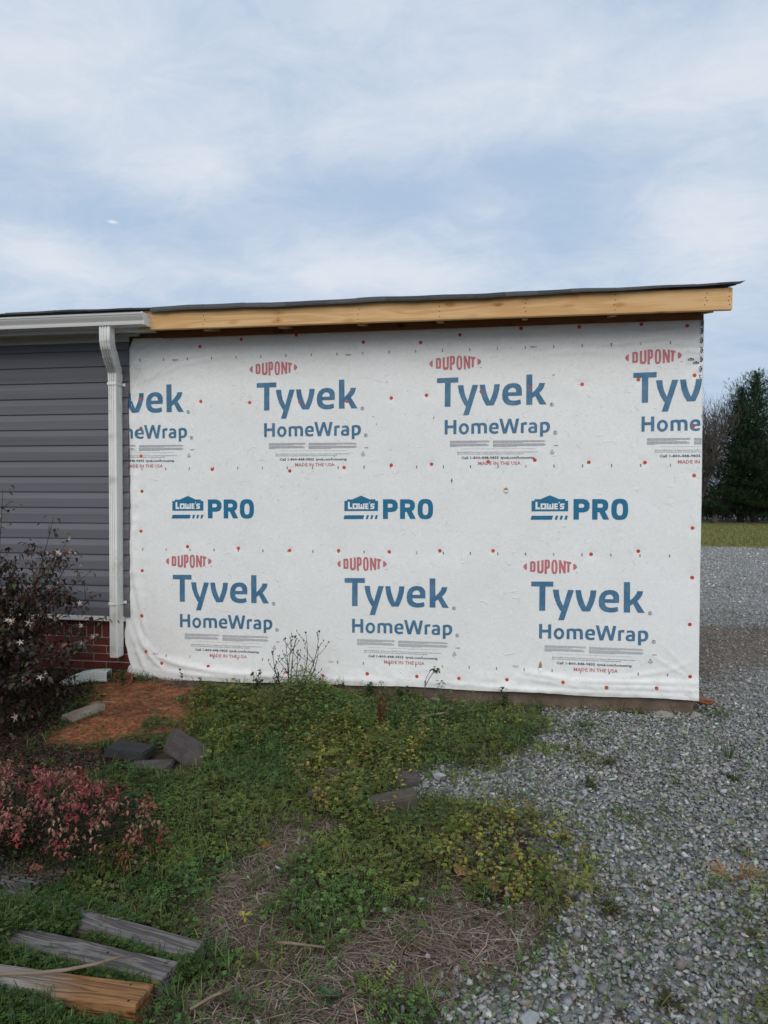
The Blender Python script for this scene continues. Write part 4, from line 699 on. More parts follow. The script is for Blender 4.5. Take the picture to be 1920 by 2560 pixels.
def round_t(seed):
    r = random.Random(seed); V = [(0, 0, 0)]; n = 6
    for k in range(n+1):
        a = .35+(2*math.pi-.7)*k/n; d = .5*(1+.06*(-1)**k+r.uniform(-.06, .06)); V.append((d*math.cos(a)+.05, d*math.sin(a), .09*(.4+.6*(k % 2))))
    return np.array(V), np.array([(0, k, k+1) for k in range(1, n+1)])
def blade_t(bend, w=.035):
    P = [(0, 0), (.12*bend, .4), (.45*bend, .8), (1.0*bend, 1.0-.15*bend)]; V = []; ws = [w, w*.9, w*.6]
    for (x, z), ww in zip(P[:3], ws): V += [(x, -ww, z), (x, ww, z)]
    V.append((P[3][0], 0, P[3][1])); return np.array(V), np.array([(0, 1, 3), (0, 3, 2), (2, 3, 5), (2, 5, 4), (4, 5, 6)])
def vetch_t(seed):
    r = random.Random(seed); V = []; F = []
    for k in range(5):
        d = .15+.17*k; z = .25*d*(1.4-d)
        for s in (-1, 1):
            n = len(V); a = s*r.uniform(.9, 1.2); L_ = .2*(1-.35*abs(k-2)/2); c, q = math.cos(a), math.sin(a); w = .055
            V += [(d, 0, z), (d+L_*.5*c-w*q, L_*.5*q+w*c, z+.03), (d+L_*c, L_*q, z), (d+L_*.5*c+w*q, L_*.5*q-w*c, z+.03)]; F += [(n, n+1, n+2), (n, n+2, n+3)]
    return np.array(V), np.array(F)
def straw_t(seed):
    r = random.Random(seed); w = .016; b = r.uniform(-.15, .15); h = r.uniform(0, .06); V = [(-.5, -w, 0), (-.5, w, 0), (0, b-w, h), (0, b+w, h), (.5, -w*.6, 0), (.5, w*.6, 0)]
    return np.array(V), np.array([(0, 2, 3), (0, 3, 1), (2, 4, 5), (2, 5, 3)])
def leaf_t(w=.42, fold=.12, curl=.15):
    V = [(0, 0, 0), (.3, -w*.45, fold), (.65, -w*.42, fold-curl*.3), (1, 0, -curl), (.65, w*.42, fold-curl*.3), (.3, w*.45, fold), (.35, 0, 0), (.68, 0, -curl*.3)]
    return np.array(V), np.array([(0, 1, 6), (1, 2, 7), (1, 7, 6), (2, 3, 7), (3, 4, 7), (4, 5, 6), (4, 6, 7), (5, 0, 6)])
def proj_mask(x, y, z=0.0, m=160):
    """true for ground that the photograph takes in, with a wide margin all round"""
    P = np.stack([x, y, np.zeros_like(x)+z-CAM_Z], -1); zc = P@w_; a = 960+1800*(P@r_)/np.maximum(zc, .1); b = 1280-1800*(P@u_)/np.maximum(zc, .1)
    return (zc > .3) & (a > -m*1.6) & (a < 1920+m*2.5) & (b < 2560+m*1.5)
# flat tops that the weeds leave bare
BARE = [[(-1.52, 2.26), (-1.03, 2.185), (-1.07, 2.09), (-1.52, 2.16)], [(-1.33, 2.38), (-.99, 2.305), (-1.02, 2.21), (-1.38, 2.29)], [(-1.95, 2.07), (-1.06, 2.055), (-1.07, 1.945), (-1.3, 1.95), (-1.5, 1.97), (-1.95, 1.99)],
        [(-2.40, 4.10), (-2.02, 4.05), (-1.98, 3.83), (-2.33, 3.86)], [(-2.10, 4.12), (-1.95, 4.20), (-1.70, 3.88), (-1.80, 3.72), (-2.08, 3.76)], [(-2.98, 4.72), (-2.78, 4.75), (-2.86, 4.42), (-3.02, 4.42)], [(-.62, 3.60), (-.43, 3.66), (-.43, 3.50), (-.60, 3.44)]]
def bare(x, y):
    d = np.full(x.shape, -1.0)
    for P in BARE: d = np.maximum(d, sd_poly(x, y, P))
    return d > -.004
def colpick(n, cols, var=.25, w=None):
    cols = np.array(cols, float); i = rng.choice(len(cols), n, p=w); c = cols[i]*rng.uniform(1-var, 1+var, (n, 1)); return c*rng.uniform(.92, 1.08, (n, 3))
def pts(n, x0, x1, y0, y1, m=160):
    x = rng.uniform(x0, x1, n); y = rng.uniform(y0, y1, n); k = proj_mask(x, y, 0, m); return x[k], y[k]

# ---- gravel
def gravel():
    x, y = pts(92000, -1.6, 3.4, 1.5, 5.46); g, clay, mulch, straw, yel, dirt = zones(x, y)
    p = g + .035*(1-g)*(x > -1.2) + .22*(1-g)*sstep(.45, .1, np.abs(sd_poly(x, y, GRAVEL))) ; sel = rng.random(len(x)) < p*.85*np.where(g > .9, 1, .7)
    x, y, g = x[sel], y[sel], g[sel]; n = len(x)
    s = rng.lognormal(math.log(.0235), .32, n); s = np.clip(s, .010, .058)
    def cols(n): return colpick(n, [(.27, .272, .265), (.34, .34, .33), (.17, .175, .178), (.48, .475, .455), (.29, .26, .22), (.23, .245, .23)], .24, [.32, .28, .14, .11, .08, .07])
    pos = np.stack([x, y, gz(x, y)+s*.16+rng.random(n)*.008], -1)
    inst('gravel', _h, rng.integers(0, 24, n), pos, rng.uniform(0, 6.3, n), np.abs(rng.normal(0, .45, n)), rng.uniform(0, 6.3, n), s, cols(n), M['stone'], kind='stuff')
    # the same gravel and drive carried on to either side, in simpler stones
    x = rng.uniform(.2, 5.6, 90000); y = rng.uniform(1.3, 9.5, 90000); k = ~proj_mask(x, y, 0, 160) & proj_mask(x, y, 0, 800) & ((y < 5.42) | (x > WX1+.04)) & (rng.random(len(x)) < .38); x, y = x[k], y[k]; g, clay, mulch, straw, yel, dirt = zones(x, y); k = (rng.random(len(x)) < g*(1-.6*dirt)); x, y = x[k], y[k]; n = len(x)
    inst('gravel_beside', _hv, rng.integers(0, 10, n), np.stack([x, y, gz(x, y)+.004], -1), rng.uniform(0, 6.3, n), np.abs(rng.normal(0, .4, n)), rng.uniform(0, 6.3, n), rng.uniform(.028, .055, n), cols(n), M['stone'], kind='stuff')
    # drive beyond the corner
    x, y = pts(50000, 1.0, 6.0, 5.46, 10.5, 120); k = (x > WX1+.04) | (y < 5.44); x, y = x[k], y[k]; g, clay, mulch, straw, yel, dirt = zones(x, y)
    sel = rng.random(len(x)) < (1-.62*dirt)*.8; x, y, dirt = x[sel], y[sel], dirt[sel]; n = len(x); s = np.clip(rng.lognormal(math.log(.029), .3, n), .014, .06); c = cols(n); c = c*(1-.35*dirt[:, None]) + np.array([.10, .075, .055])*.35*dirt[:, None]
    a = n
    x2, y2 = pts(36000, 1.2, 13.0, 10.5, 23.2, 110); n2 = len(x2); s2 = np.clip(rng.lognormal(math.log(.048), .3, n2), .02, .09)
    k = rng.random(n2) < .85; x2, y2, s2 = x2[k], y2[k], s2[k]; n2 = len(x2)
    inst('gravel_drive', _hf, rng.integers(0, 16, n), np.stack([x, y, gz(x, y)+s*.15], -1), rng.uniform(0, 6.3, n), np.abs(rng.normal(0, .4, n)), rng.uniform(0, 6.3, n), s, c, M['stone'], kind='stuff')
    inst('gravel_far', _hv, rng.integers(0, 10, n2), np.stack([x2, y2, gz(x2, y2)+s2*.1], -1), rng.uniform(0, 6.3, n2), np.abs(rng.normal(0, .3, n2)), rng.uniform(0, 6.3, n2), s2, cols(n2)*1.3, M['stone'], kind='stuff')
gravel()

# ---- low green cover, grass, straw, leaf litter
def canopy(x, y, g, straw, clay, mulch, yel):
    base = .012+.085*fbm(x, y, 3.2, 3, 71)**1.8
    ww = zone(WALLWEED, x, y, .25, .2, 3, 73); base = base + ww*(.015+.13*fbm(x, y, 4, 3, 74)**1.7)*(1-.55*sstep(-1.3, -.9, x))*(1-.75*sstep(4.9, 5.25, y)*sstep(-1.5, -1.1, x)) + yel*(.02+.07*fbm(x, y, 5, 2, 75)**1.3)*(1-.5*zone(YELLOW2, x, y, .1, .2, 5, 19)) + .17*np.exp(-((x+1.42)**2/.07+(y-4.85)**2/.12))
    return base*(1-.75*straw)*(1-.8*clay)*(1-.7*mulch)*(1-.6*g)
def cover():
    x, y = pts(330000, -4.6, 1.6, 1.5, 5.52); g, clay, mulch, straw, yel, dirt = zones(x, y)
    patch = fbm(x, y, 2.2, 4, 81); gpatch = sstep(.60, .70, fbm(x, y, 3.6, 3, 83))*sstep(.9, .2, x)*(x < 1.5)
    dens = (1-g)*(1-.97*clay)*(1-.93*mulch)*(1-straw*(.965-.5*sstep(.57, .68, patch))) + g*(.04+.75*gpatch*sstep(5.0, 3.0, np.abs(y-3.9)*5)+.03)
    dens = dens + g*.34*sstep(.50, .02, np.abs(sd_poly(x, y, GRAVEL)))*sstep(.42, .6, fbm(x, y, 7, 3, 87))*(x < 1.1)
    dens = dens*(1-.6*sstep(5.05, 5.3, y)*sstep(-1.5, -1.1, x))*np.where(bare(x, y), .01, 1)*(1-.80*zone(YELLOW2, x, y, .1, .2, 5, 19))
    sel = rng.random(len(x)) < dens*.56; x, y, g, straw, clay, mulch, yel = [a[sel] for a in (x, y, g, straw, clay, mulch, yel)]; n = len(x)
    cz = canopy(x, y, g, straw, clay, mulch, yel); z = gz(x, y) + cz*(1-rng.random(n)**2*.75)
    kind = fbm(x, y, 1.6, 3, 91); kr = rng.random(n)
    # 0 clover 1 round leaf 2 vetch 3 grass blade
    rightish = sstep(-1.2, .2, x)
    pc = sstep(.62, .42, kind)*(1-.4*rightish); t = np.where(kr < .40*pc+.08, 0, np.where(kr < .60-.20*rightish, 1, np.where(kr < .78, 2, 3)))
    ry_ = sstep(-2.0, -.6, x+.3*(y-4)); lum = ((.72+.90*fbm(x, y, 4.5, 3, 97))*(1.15+.50*ry_))[:, None]*np.stack([1+.16*ry_, 1+.02*ry_, 1-.05*ry_], -1)
    green = lum*np.where((fbm(x, y, 2.4, 2, 95) > .5)[:, None], colpick(n, [(.052, .105, .026), (.070, .125, .034), (.040, .085, .028)], .32), colpick(n, [(.085, .125, .030), (.062, .100, .026), (.100, .120, .034)], .32))
    yl = colpick(n, [(.17, .18, .03), (.11, .145, .028), (.27, .235, .045), (.20, .14, .045)], .25, [.38, .40, .12, .10]); yk = rng.random(n) < yel*.60+.025
    dull = colpick(n, [(.085, .085, .04), (.075, .062, .035)], .3); dk = rng.random(n) < .10+.25*rightish+.25*straw
    c = np.where(dk[:, None], dull, green); c = np.where(yk[:, None], yl, c)
    sz = np.where(t == 0, rng.uniform(.012, .025, n), np.where(t == 1, rng.uniform(.008, .026, n)*(1+.35*yel), np.where(t == 2, rng.uniform(.03, .075, n), rng.uniform(.03, .085, n))))
    T = [clover_t(i) for i in range(4)]+[round_t(i) for i in range(4)]+[vetch_t(i) for i in range(3)]+[blade_t(b, .03) for b in (.25, .6, .9)]
    tid = np.where(t == 0, rng.integers(0, 4, n), np.where(t == 1, rng.integers(4, 8, n), np.where(t == 2, rng.integers(8, 11, n), rng.integers(11, 14, n))))
    tl = np.where(t < 2, np.abs(rng.normal(0, .55, n)), np.where(t == 2, rng.normal(-.25, .45, n), rng.normal(0, .5, n)))
    z = np.where(t == 3, gz(x, y)+cz*.3*rng.random(n), z)
    inst('ground_cover', T, tid, np.stack([x, y, z], -1), rng.uniform(0, 6.3, n), tl, rng.uniform(0, 6.3, n), sz, c, M['leaf'], kind='stuff')
    # clover that has crept over and between the timbers
    P = []
    for cx, cy, rx, ry, n_, z0, z1, rot in [(-1.68, 2.34, .20, .09, 1500, .03, .085, -.15), (-1.24, 2.235, .20, .014, 260, .03, .055, -.2), (-1.02, 2.20, .05, .05, 260, .02, .05, 0), (-1.62, 2.11, .30, .040, 1100, .03, .075, -.08), (-1.22, 2.08, .14, .018, 260, .03, .06, -.1), (-1.55, 1.90, .28, .06, 1700, .03, .09, 0), (-1.20, 1.885, .14, .035, 500, .01, .05, 0), (-1.85, 2.25, .20, .14, 1500, .05, .10, 0), (-1.50, 2.43, .25, .04, 600, .03, .06, -.2)]:
        u = rng.random(n_)**.5; a = rng.uniform(0, 6.3, n_); ex, ey = rx*u*np.cos(a), ry*u*np.sin(a); P.append(np.stack([cx+ex*math.cos(rot)-ey*math.sin(rot), cy+ex*math.sin(rot)+ey*math.cos(rot), z0+(z1-z0)*rng.random(n_)*(1-u*.5)], -1))
    P = np.concatenate(P); n = len(P); c = colpick(n, [(.052, .105, .026), (.075, .13, .034), (.10, .14, .036), (.042, .08, .026)], .3); t = rng.random(n); tid = np.where(t < .45, rng.integers(0, 4, n), np.where(t < .8, rng.integers(4, 8, n), np.where(t < .88, rng.integers(8, 11, n), rng.integers(11, 14, n))))
    sz = np.where(tid < 8, rng.uniform(.011, .024, n), rng.uniform(.03, .055, n)); inst('creeping_clover', T, tid, P, rng.uniform(0, 6.3, n), np.abs(rng.normal(0, .4, n)), rng.uniform(0, 6.3, n), sz, c, M['leaf'], kind='stuff')
    # grass tufts
    xx = []; yy = []; zz_ = []; yaw = []; sc = []; cc = []; tl = []; td = []; tt = []
    tx, ty = pts(4200, -4.4, 1.5, 1.6, 5.45); g, clay, mulch, straw, yel, dirt = zones(tx, ty)
    wgt = (1-g*.93)*(1-clay*.93)*(1-mulch*.9)*(.35+.65*sstep(.45, .6, fbm(tx, ty, 2.0, 3, 101)))*np.where(bare(tx, ty), 0, 1); s_ = rng.random(len(tx)) < wgt*.55; tx, ty = tx[s_], ty[s_]
    for a, b in zip(tx, ty):
        m_ = int(rng.integers(8, 30)); h = rng.uniform(.03, .10)*(1.4 if b > 4.2 else 1); r = rng.uniform(.006, .03); A = rng.uniform(0, 6.3, m_); R = r*np.sqrt(rng.random(m_)); xx.append(a+R*np.cos(A)); yy.append(b+R*np.sin(A)); yaw.append(A+rng.normal(0, .4, m_)); sc.append(h*rng.uniform(.5, 1.1, m_)); tl.append(rng.uniform(0, .7, m_)); td.append(A)
        base = np.array([(.085, .13, .028), (.058, .105, .028), (.115, .14, .04), (.17, .15, .06)][int(rng.choice(4, p=[.38, .34, .18, .10]))]); cc.append(base*1.15*rng.uniform(.75, 1.25, (m_, 1)))
    X = np.concatenate(xx); Y = np.concatenate(yy); n = len(X); SC = np.concatenate(sc)
    inst('grass_tufts', [blade_t(b, .022) for b in (.15, .4, .8)], rng.integers(0, 3, n), np.stack([X, Y, gz(X, Y)-.002], -1), np.concatenate(yaw), np.concatenate(tl), np.concatenate(td), SC, np.concatenate(cc), M['leaf'], kind='stuff')
    # the same cover carried on beyond the left of the view
    x = rng.uniform(-6.5, -.6, 70000); y = rng.uniform(1.2, 5.5, 70000); k = ~proj_mask(x, y, 0, 160) & proj_mask(x, y, 0, 900) & (rng.random(len(x)) < .55); x, y = x[k], y[k]; g, clay, mulch, straw, yel, dirt = zones(x, y); k = rng.random(len(x)) < (1-.9*mulch)*(1-g); x, y = x[k], y[k]; n = len(x)
    inst('side_cover', [round_t(i) for i in range(3)]+[leaf_t(.6, .1, .1), blade_t(.5, .05)], rng.integers(0, 5, n), np.stack([x, y, gz(x, y)+.006+.03*rng.random(n)], -1), rng.uniform(0, 6.3, n), rng.normal(0, .5, n), rng.uniform(0, 6.3, n), rng.uniform(.026, .055, n), colpick(n, [(.058, .105, .028), (.075, .12, .034), (.09, .085, .04)], .3), M['leaf'], kind='stuff')
    # straw and thatch
    x, y = pts(185000, -4.5, 1.6, 1.5, 5.5); g, clay, mulch, straw, yel, dirt = zones(x, y)
    d = straw*1.4+.12*(1-g)*(1-clay)+.25*mulch+.035*clay+.02*g+.25*sstep(.2, .0, np.abs(sd_poly(x, y, GRAVEL)))*(y < 3.2); d = d*np.where(bare(x, y), .03, 1); sel = rng.random(len(x)) < d*.62; x, y, straw, mulch = x[sel], y[sel], straw[sel], mulch[sel]; n = len(x)
    c = colpick(n, [(.235, .175, .142), (.165, .122, .10), (.32, .25, .205), (.105, .074, .06), (.40, .32, .26)], .25, [.32, .28, .2, .14, .06]); c = c*(1-.45*mulch[:, None])
    s = rng.lognormal(math.log(.055), .45, n); s = np.clip(s, .015, .17)
    an = fbm(x, y, 1.4, 2, 111)*9+rng.normal(0, .9, n); sv = np.stack([s, np.clip(s, .04, .08)*rng.uniform(.6, 1.5, n), s], -1)
    inst('straw_litter', [straw_t(i) for i in range(8)], rng.integers(0, 8, n), np.stack([x, y, gz(x, y)+.003+rng.random(n)*(.004+.018*straw)], -1), an, rng.normal(0, .16, n), rng.uniform(0, 6.3, n), sv, c, M['dry'], kind='stuff')
    # mulch, crumbs of clay, bits of dead leaf
    x, y = pts(48000, -4.6, -1.0, 3.2, 5.6); g, clay, mulch, straw, yel, dirt = zones(x, y); k = rng.random(len(x)) < np.clip(mulch*.8+clay*.32, 0, 1); x, y, clay, mulch = x[k], y[k], clay[k], mulch[k]; n = len(x)
    cl = clay > .4; c = np.where(cl[:, None], colpick(n, [(.21, .08, .04), (.14, .052, .028), (.27, .12, .07)], .25), colpick(n, [(.045, .028, .022), (.07, .042, .03), (.028, .02, .018), (.11, .06, .035)], .3, [.4, .25, .2, .15]))
    s = np.where(cl, rng.lognormal(math.log(.009), .4, n), rng.lognormal(math.log(.020), .35, n)); tid = np.where(cl, rng.integers(0, 6, n), rng.integers(6, 10, n))
    inst('mulch_and_crumbs', [hull_stone(400+i, 6, .7) for i in range(6)]+[leaf_t(.5, .1, .25), leaf_t(.3, .2, .1), leaf_t(.65, .15, .3), leaf_t(.25, .05, .4)], tid, np.stack([x, y, gz(x, y)+rng.random(n)*np.where(cl, .002, .03)], -1), rng.uniform(0, 6.3, n), np.abs(rng.normal(0, .5, n)), rng.uniform(0, 6.3, n), s, c, M['dry'], kind='stuff')
    # short grass blades on the lawn
    x = rng.uniform(3, 22, 30000); y = 22.3+rng.random(30000)**1.5*18; k = proj_mask(x, y, 0, 150); x, y = x[k], y[k]; n = len(x); e = 22.6-.06*(x-8)+(fbm(x, x*0, .35, 4, 41)-.5)*1.6; k = y > e-.15+rng.random(n)*.3; x, y, e = x[k], y[k], e[k]; n = len(x)
    c = colpick(n, [(.17, .18, .05), (.21, .20, .065), (.14, .155, .045)], .25); ed = (rng.random(n) < sstep(1.8, .1, y-e)*.75); c = np.where(ed[:, None], colpick(n, [(.24, .19, .09), (.18, .14, .06)], .2), c)
    inst('lawn_grass', [blade_t(b, .10) for b in (.2, .5)], rng.integers(0, 2, n), np.stack([x, y, np.full(n, .03)], -1), rng.uniform(0, 6.3, n), rng.normal(0, .3, n), rng.uniform(0, 6.3, n), rng.uniform(.05, .11, n), c, M['leaf'], kind='stuff')
cover()
# ------------------------------------------------------------------ things standing or lying in front of the house
def timber(name, label, c, L_, w, h, rz, mat, rx=0.0, ends=.006, group=None):
    n = 24; mb = MB(); prof = [(-w/2+.004, 0), (w/2-.004, 0), (w/2, .004), (w/2, h-.006), (w/2-.006, h), (-w/2+.006, h), (-w/2, h-.006), (-w/2, .004)]
    V = []
    for i in range(n+1):
        x = -L_/2+L_*i/n
        for (y, z) in prof: V.append((x+(random.uniform(-ends, ends) if i in (0, n) else 0), y+.0015*math.sin(x*17+z*50), z+.0015*math.sin(x*11+y*60)))
    m_ = len(prof); F = [(i*m_+j, i*m_+(j+1) % m_, (i+1)*m_+(j+1) % m_, (i+1)*m_+j) for i in range(n) for j in range(m_)]+[tuple(range(m_-1, -1, -1)), tuple(n*m_+j for j in range(m_))]
    mb.v = V; mb.f = F; o = mb.build(name, mat, label=label, cat='timber', group=group); o.location = c; o.rotation_euler = (rx, 0, rz); return o
def knot_nail(parent, x, y, z):
    MB().tube([(x, y, z-.001), (x, y, z+.0015)], .004, 7).build('nail_hole', M['dark'], parent)
b1 = timber('wooden_beam', 'thick weathered beam with a wet orange-brown end, nearest of the three timbers', (-1.570, 2.008, -.05), 1.0, .102, .105, -.015, M['beam_wood']); knot_nail(b1, .44, .03, .105); knot_nail(b1, .47, -.035, .105)
b2 = timber('wooden_plank', 'grey weathered plank with a nail hole, between the beam and the rearmost plank', (-1.596, 2.222, -.045), 1.10, .092, .085, -.15, M['grey_wood']); knot_nail(b2, .30, .01, .085)
b3 = timber('wooden_plank', 'grey weathered plank end half hidden in clover, rearmost of the timbers', (-1.449, 2.355, -.045), .90, .088, .085, -.22, M['grey_wood'])
timber('wooden_plank', 'dark grey plank stub poking out beside the dry grass at the left edge', (-1.93, 2.58, -.068), .20, .08, .085, -.15, M['grey_wood'])
MB().tube([(-1.61, 1.99, .058), (-1.53, 2.003, .064), (-1.44, 2.02, .066), (-1.36, 2.045, .068), (-1.28, 2.085, .070), (-1.24, 2.13, .064), (-1.20, 2.17, .052)], [.0045, .0055, .006, .0055, .005, .0045, .003], 7).build('dry_stick', M['stick'], smooth=True, label='long curved brown stick lying across the wet wooden beam', cat='stick')
def block(name, label, mat, prof_or_dims, loc, rot, cat='stone', bevel=.008, j=.006):
    mb = MB()
    if len(prof_or_dims) == 3 and not hasattr(prof_or_dims[0], '__len__'): w, d, h = prof_or_dims; mb.box((-w/2, -d/2, -h/2), (w/2, d/2, h/2), j)
    else: prof, L_ = prof_or_dims; mb.prism_x(prof, -L_/2, L_/2)
    o = mb.build(name, mat, bevel=bevel, label=label, cat=cat); o.location = loc; o.rotation_euler = rot; return o
block('paving_block', 'flat charcoal paving block lying between red clay and weeds', M['charcoal_block'], (.27, .15, .06), (-2.19, 3.96, .034), (.06, .02, -.10), 'block')
bb = block('broken_block', 'tilted brown-grey concrete block with a chipped paler end, propped up in the weeds', M['grey_block'], (.25, .17, .085), (-1.845, 3.97, .052), (.10, .62, .30), 'block', .007, .013)
MB().tube([(-.05, .0, .0425), (-.05, .0, .046)], .005, 7).build('bolt_stub', M['dark'], bb)
block('paving_block', 'flat grey block sunk among weeds in front of the tilted block', M['grey_block'], (.24, .15, .06), (-1.98, 3.80, -.004), (.05, -.05, .20), 'block')
block('stone_slab', 'thin pale stone slab half buried at the edge of the red clay', M['pale_slab'], (.11, .28, .045), (-2.90, 4.60, .035), (.05, -.04, -.35), 'slab', .004)
block('edging_block', 'weathered garden edging block with a lit top edge, nearest the gravel', M['edging'], ([(-.05, -.08), (.05, -.08), (.05, .02), (.02, .045), (-.035, .04), (-.05, .02)], .25), (-.55, 3.57, .018), (0, -.10, .40), 'block', .006)
block('edging_block', 'dark edging block in yellow weeds, leftmost of the sunken edging blocks', M['edging'], (.18, .10, .08), (-.905, 3.60, -.008), (0, .06, .1), 'block')
block('edging_block', 'grey edging block buried behind the weathered block nearest the gravel', M['grey_block'], (.14, .10, .06), (-.525, 3.88, .010), (.1, .0, .3), 'block')
block('edging_block', 'small grey block top just showing behind the leftmost edging block', M['grey_block'], (.10, .08, .06), (-.93, 3.84, .022), (0, .0, .2), 'block')
block('clay_clod', 'orange clay clod beside the right corner of the footing', M['clod'], (.11, .055, .05), (1.50, 5.70, .025), (.1, .1, -.5), 'clod', .015, .012)
def lump(name, label, cat, mat, loc, s, seed, group=None):
    V, F = hull_stone(seed, 22, .6); r = random.Random(seed); mb = MB(); mb.v = [tuple(np.array(v)*s) for v in V]; mb.f = [tuple(int(i) for i in f) for f in F]
    o = mb.build(name, mat, label=label, cat=cat, group=group); o.location = loc; o.rotation_euler = (0, 0, r.uniform(0, 6)); return o
lump('concrete_chunk', 'knobbly pale concrete chunk under the corner of the footing', 'chunk', M['chunk'], (1.33, 5.34, .012), (.17, .11, .13), 5)
lump('concrete_chunk', 'flat brownish concrete chunk against the footing, left of the corner chunk', 'chunk', M['chunk'], (1.13, 5.35, .005), (.20, .10, .10), 9)
lump('clay_stone', 'orange brown stone at the foot of the footing beside the sapling', 'stone', M['clod'], (-.35, 5.36, .03), (.09, .06, .07), 13)
lump('white_stone', 'long white stone lying beside the orange stone below the footing', 'stone', M['chunk'], (-.50, 5.37, .03), (.10, .05, .05), 15)
pale = mk('pale_stone', (.26, .28, .28), (.36, .38, .38), 30, rough=.85, bump=.5, bscale=90, c3=(.18, .20, .20), scale3=20, amt3=.4)
lump('large_stone', 'largest flat grey stone in the straw at the bottom edge', 'stone', pale, (.085, 2.16, .008), (.085, .06, .045), 21)
lump('large_stone', 'round white stone in the gravel pocket beside the edging block', 'stone', pale, (-.34, 3.93, .02), (.085, .07, .07), 22)
for i, (x, y, s) in enumerate([(.03, 2.23, .035), (.05, 2.19, .04), (.0, 2.17, .03), (.02, 2.11, .045), (.18, 2.42, .025), (-.66, 2.50, .022), (-.52, 2.53, .022), (-.17, 3.11, .026), (.22, 2.41, .028), (-.06, 2.75, .02), (.10, 2.62, .018)]):
    lump('pale_stone', 'small pale stone lying loose in the dry straw', 'stone', pale, (x, y, gz1(x, y)+.008), (s, s*.8, s*.7), 30+i, 'pale stones in the straw')

# elbow of downspout lying on the ground, open at both ends
def ground_elbow():
    e = []
    path = [(-3.42, 5.17, .085, .50), (-3.36, 5.20, .115, .45), (-3.30, 5.225, .138, .30), (-3.265, 5.235, .144, .24), (-3.262, 5.236, .1445, .23), (-3.24, 5.243, .149, .16), (-3.237, 5.244, .1495, .15), (-3.215, 5.25, .152, .08), (-3.212, 5.251, .152, .07), (-3.19, 5.256, .153, .02), (-3.187, 5.257, .153, .0), (-3.16, 5.262, .153, -.02), (-3.10, 5.272, .152, -.02)]
    for i, (x, y, z, a) in enumerate(path):
        d = Vector((math.cos(a), .18, math.sin(a))).normalized(); side = Vector((-.18, 1, 0)).normalized(); up = d.cross(side)
        if up.z < 0: up = -up
        k = .94 if i in (4, 6, 8, 10) else 1.0
        e.append(((x, y, z-.03), side*-1, -up, .105*k, .080*k))
    mb = MB(); n = None
    for c, ax, ay, w, d in e:
        pr = pipe_profile(w, d); n = len(pr); mb.v += [tuple(Vector(c)+Vector(ax)*p[0]+Vector(ay)*p[1]) for p in pr]
    mb.f = [(i*n+j, i*n+(j+1) % n, (i+1)*n+(j+1) % n, (i+1)*n+j) for i in range(len(e)-1) for j in range(n)]
    m_, nt, b = new_mat('elbow_two_sided'); return mb.build('loose_elbow', M['elbow_metal'], smooth=False, label='loose corrugated grey-white downspout elbow lying on the mulch by the brick', cat='downspout elbow')
ground_elbow()
def saucer():
    mb = MB(); n = 28; V = []; prof = [(.02, 0), (.125, 0), (.150, .035), (.156, .035), (.134, -.008), (.02, -.010)]
    for r, z in prof: V += [(r*math.cos(2*math.pi*k/n), r*math.sin(2*math.pi*k/n), z) for k in range(n)]
    F = [(i*n+k, i*n+(k+1) % n, (i+1)*n+(k+1) % n, (i+1)*n+k) for i in range(len(prof)-1) for k in range(n)]+[tuple(range(n))]
    mb.v = V; mb.f = F; o = mb.build('pot_saucer', M['terracotta'], smooth=True, label='terracotta pot saucer half buried below the loose downspout elbow', cat='saucer'); o.location = (-3.03, 5.22, .055); o.rotation_euler = (.25, -.14, .3)
saucer()
MB().tube([(-2.99, 4.78, .04), (-2.93, 4.79, .048), (-2.86, 4.83, .046), (-2.79, 4.84, .04)], [.006, .008, .009, .006], 6).build('dry_stick', M['stick'], smooth=True, label='pale dry stick lying on the red clay behind the stone slab', cat='stick')
MB().tube([(-.62, 4.86, .045), (-.52, 4.90, .05), (-.42, 4.97, .05), (-.38, 5.02, .045)], [.005, .008, .008, .005], 6).build('dry_stick', M['stick'], smooth=True, label='short pale stick in the weeds below the sapling', cat='stick')
MB().tube([(-2.36, 4.13, .045), (-2.24, 4.19, .052), (-2.10, 4.26, .05), (-2.02, 4.30, .045)], [.003, .0035, .003, .002], 5).build('dry_twig', M['dark_twig'], smooth=True, label='thin dark twig lying behind the charcoal block', cat='twig')
MB().tube([(-.60, 2.38, .012), (-.72, 2.37, .02), (-.77, 2.375, .014)], [.004, .005, .004], 5).build('dry_stick', M['stick'], smooth=True, label='short grey stick lying beside a leafy rosette in the straw', cat='stick')
MB().tube([(-.93, 2.02, .012), (-.88, 2.08, .018), (-.84, 2.12, .014)], [.005, .006, .004], 5).build('dry_stick', M['stick'], smooth=True, label='short stub of stick lying right of the wet beam end', cat='stick')

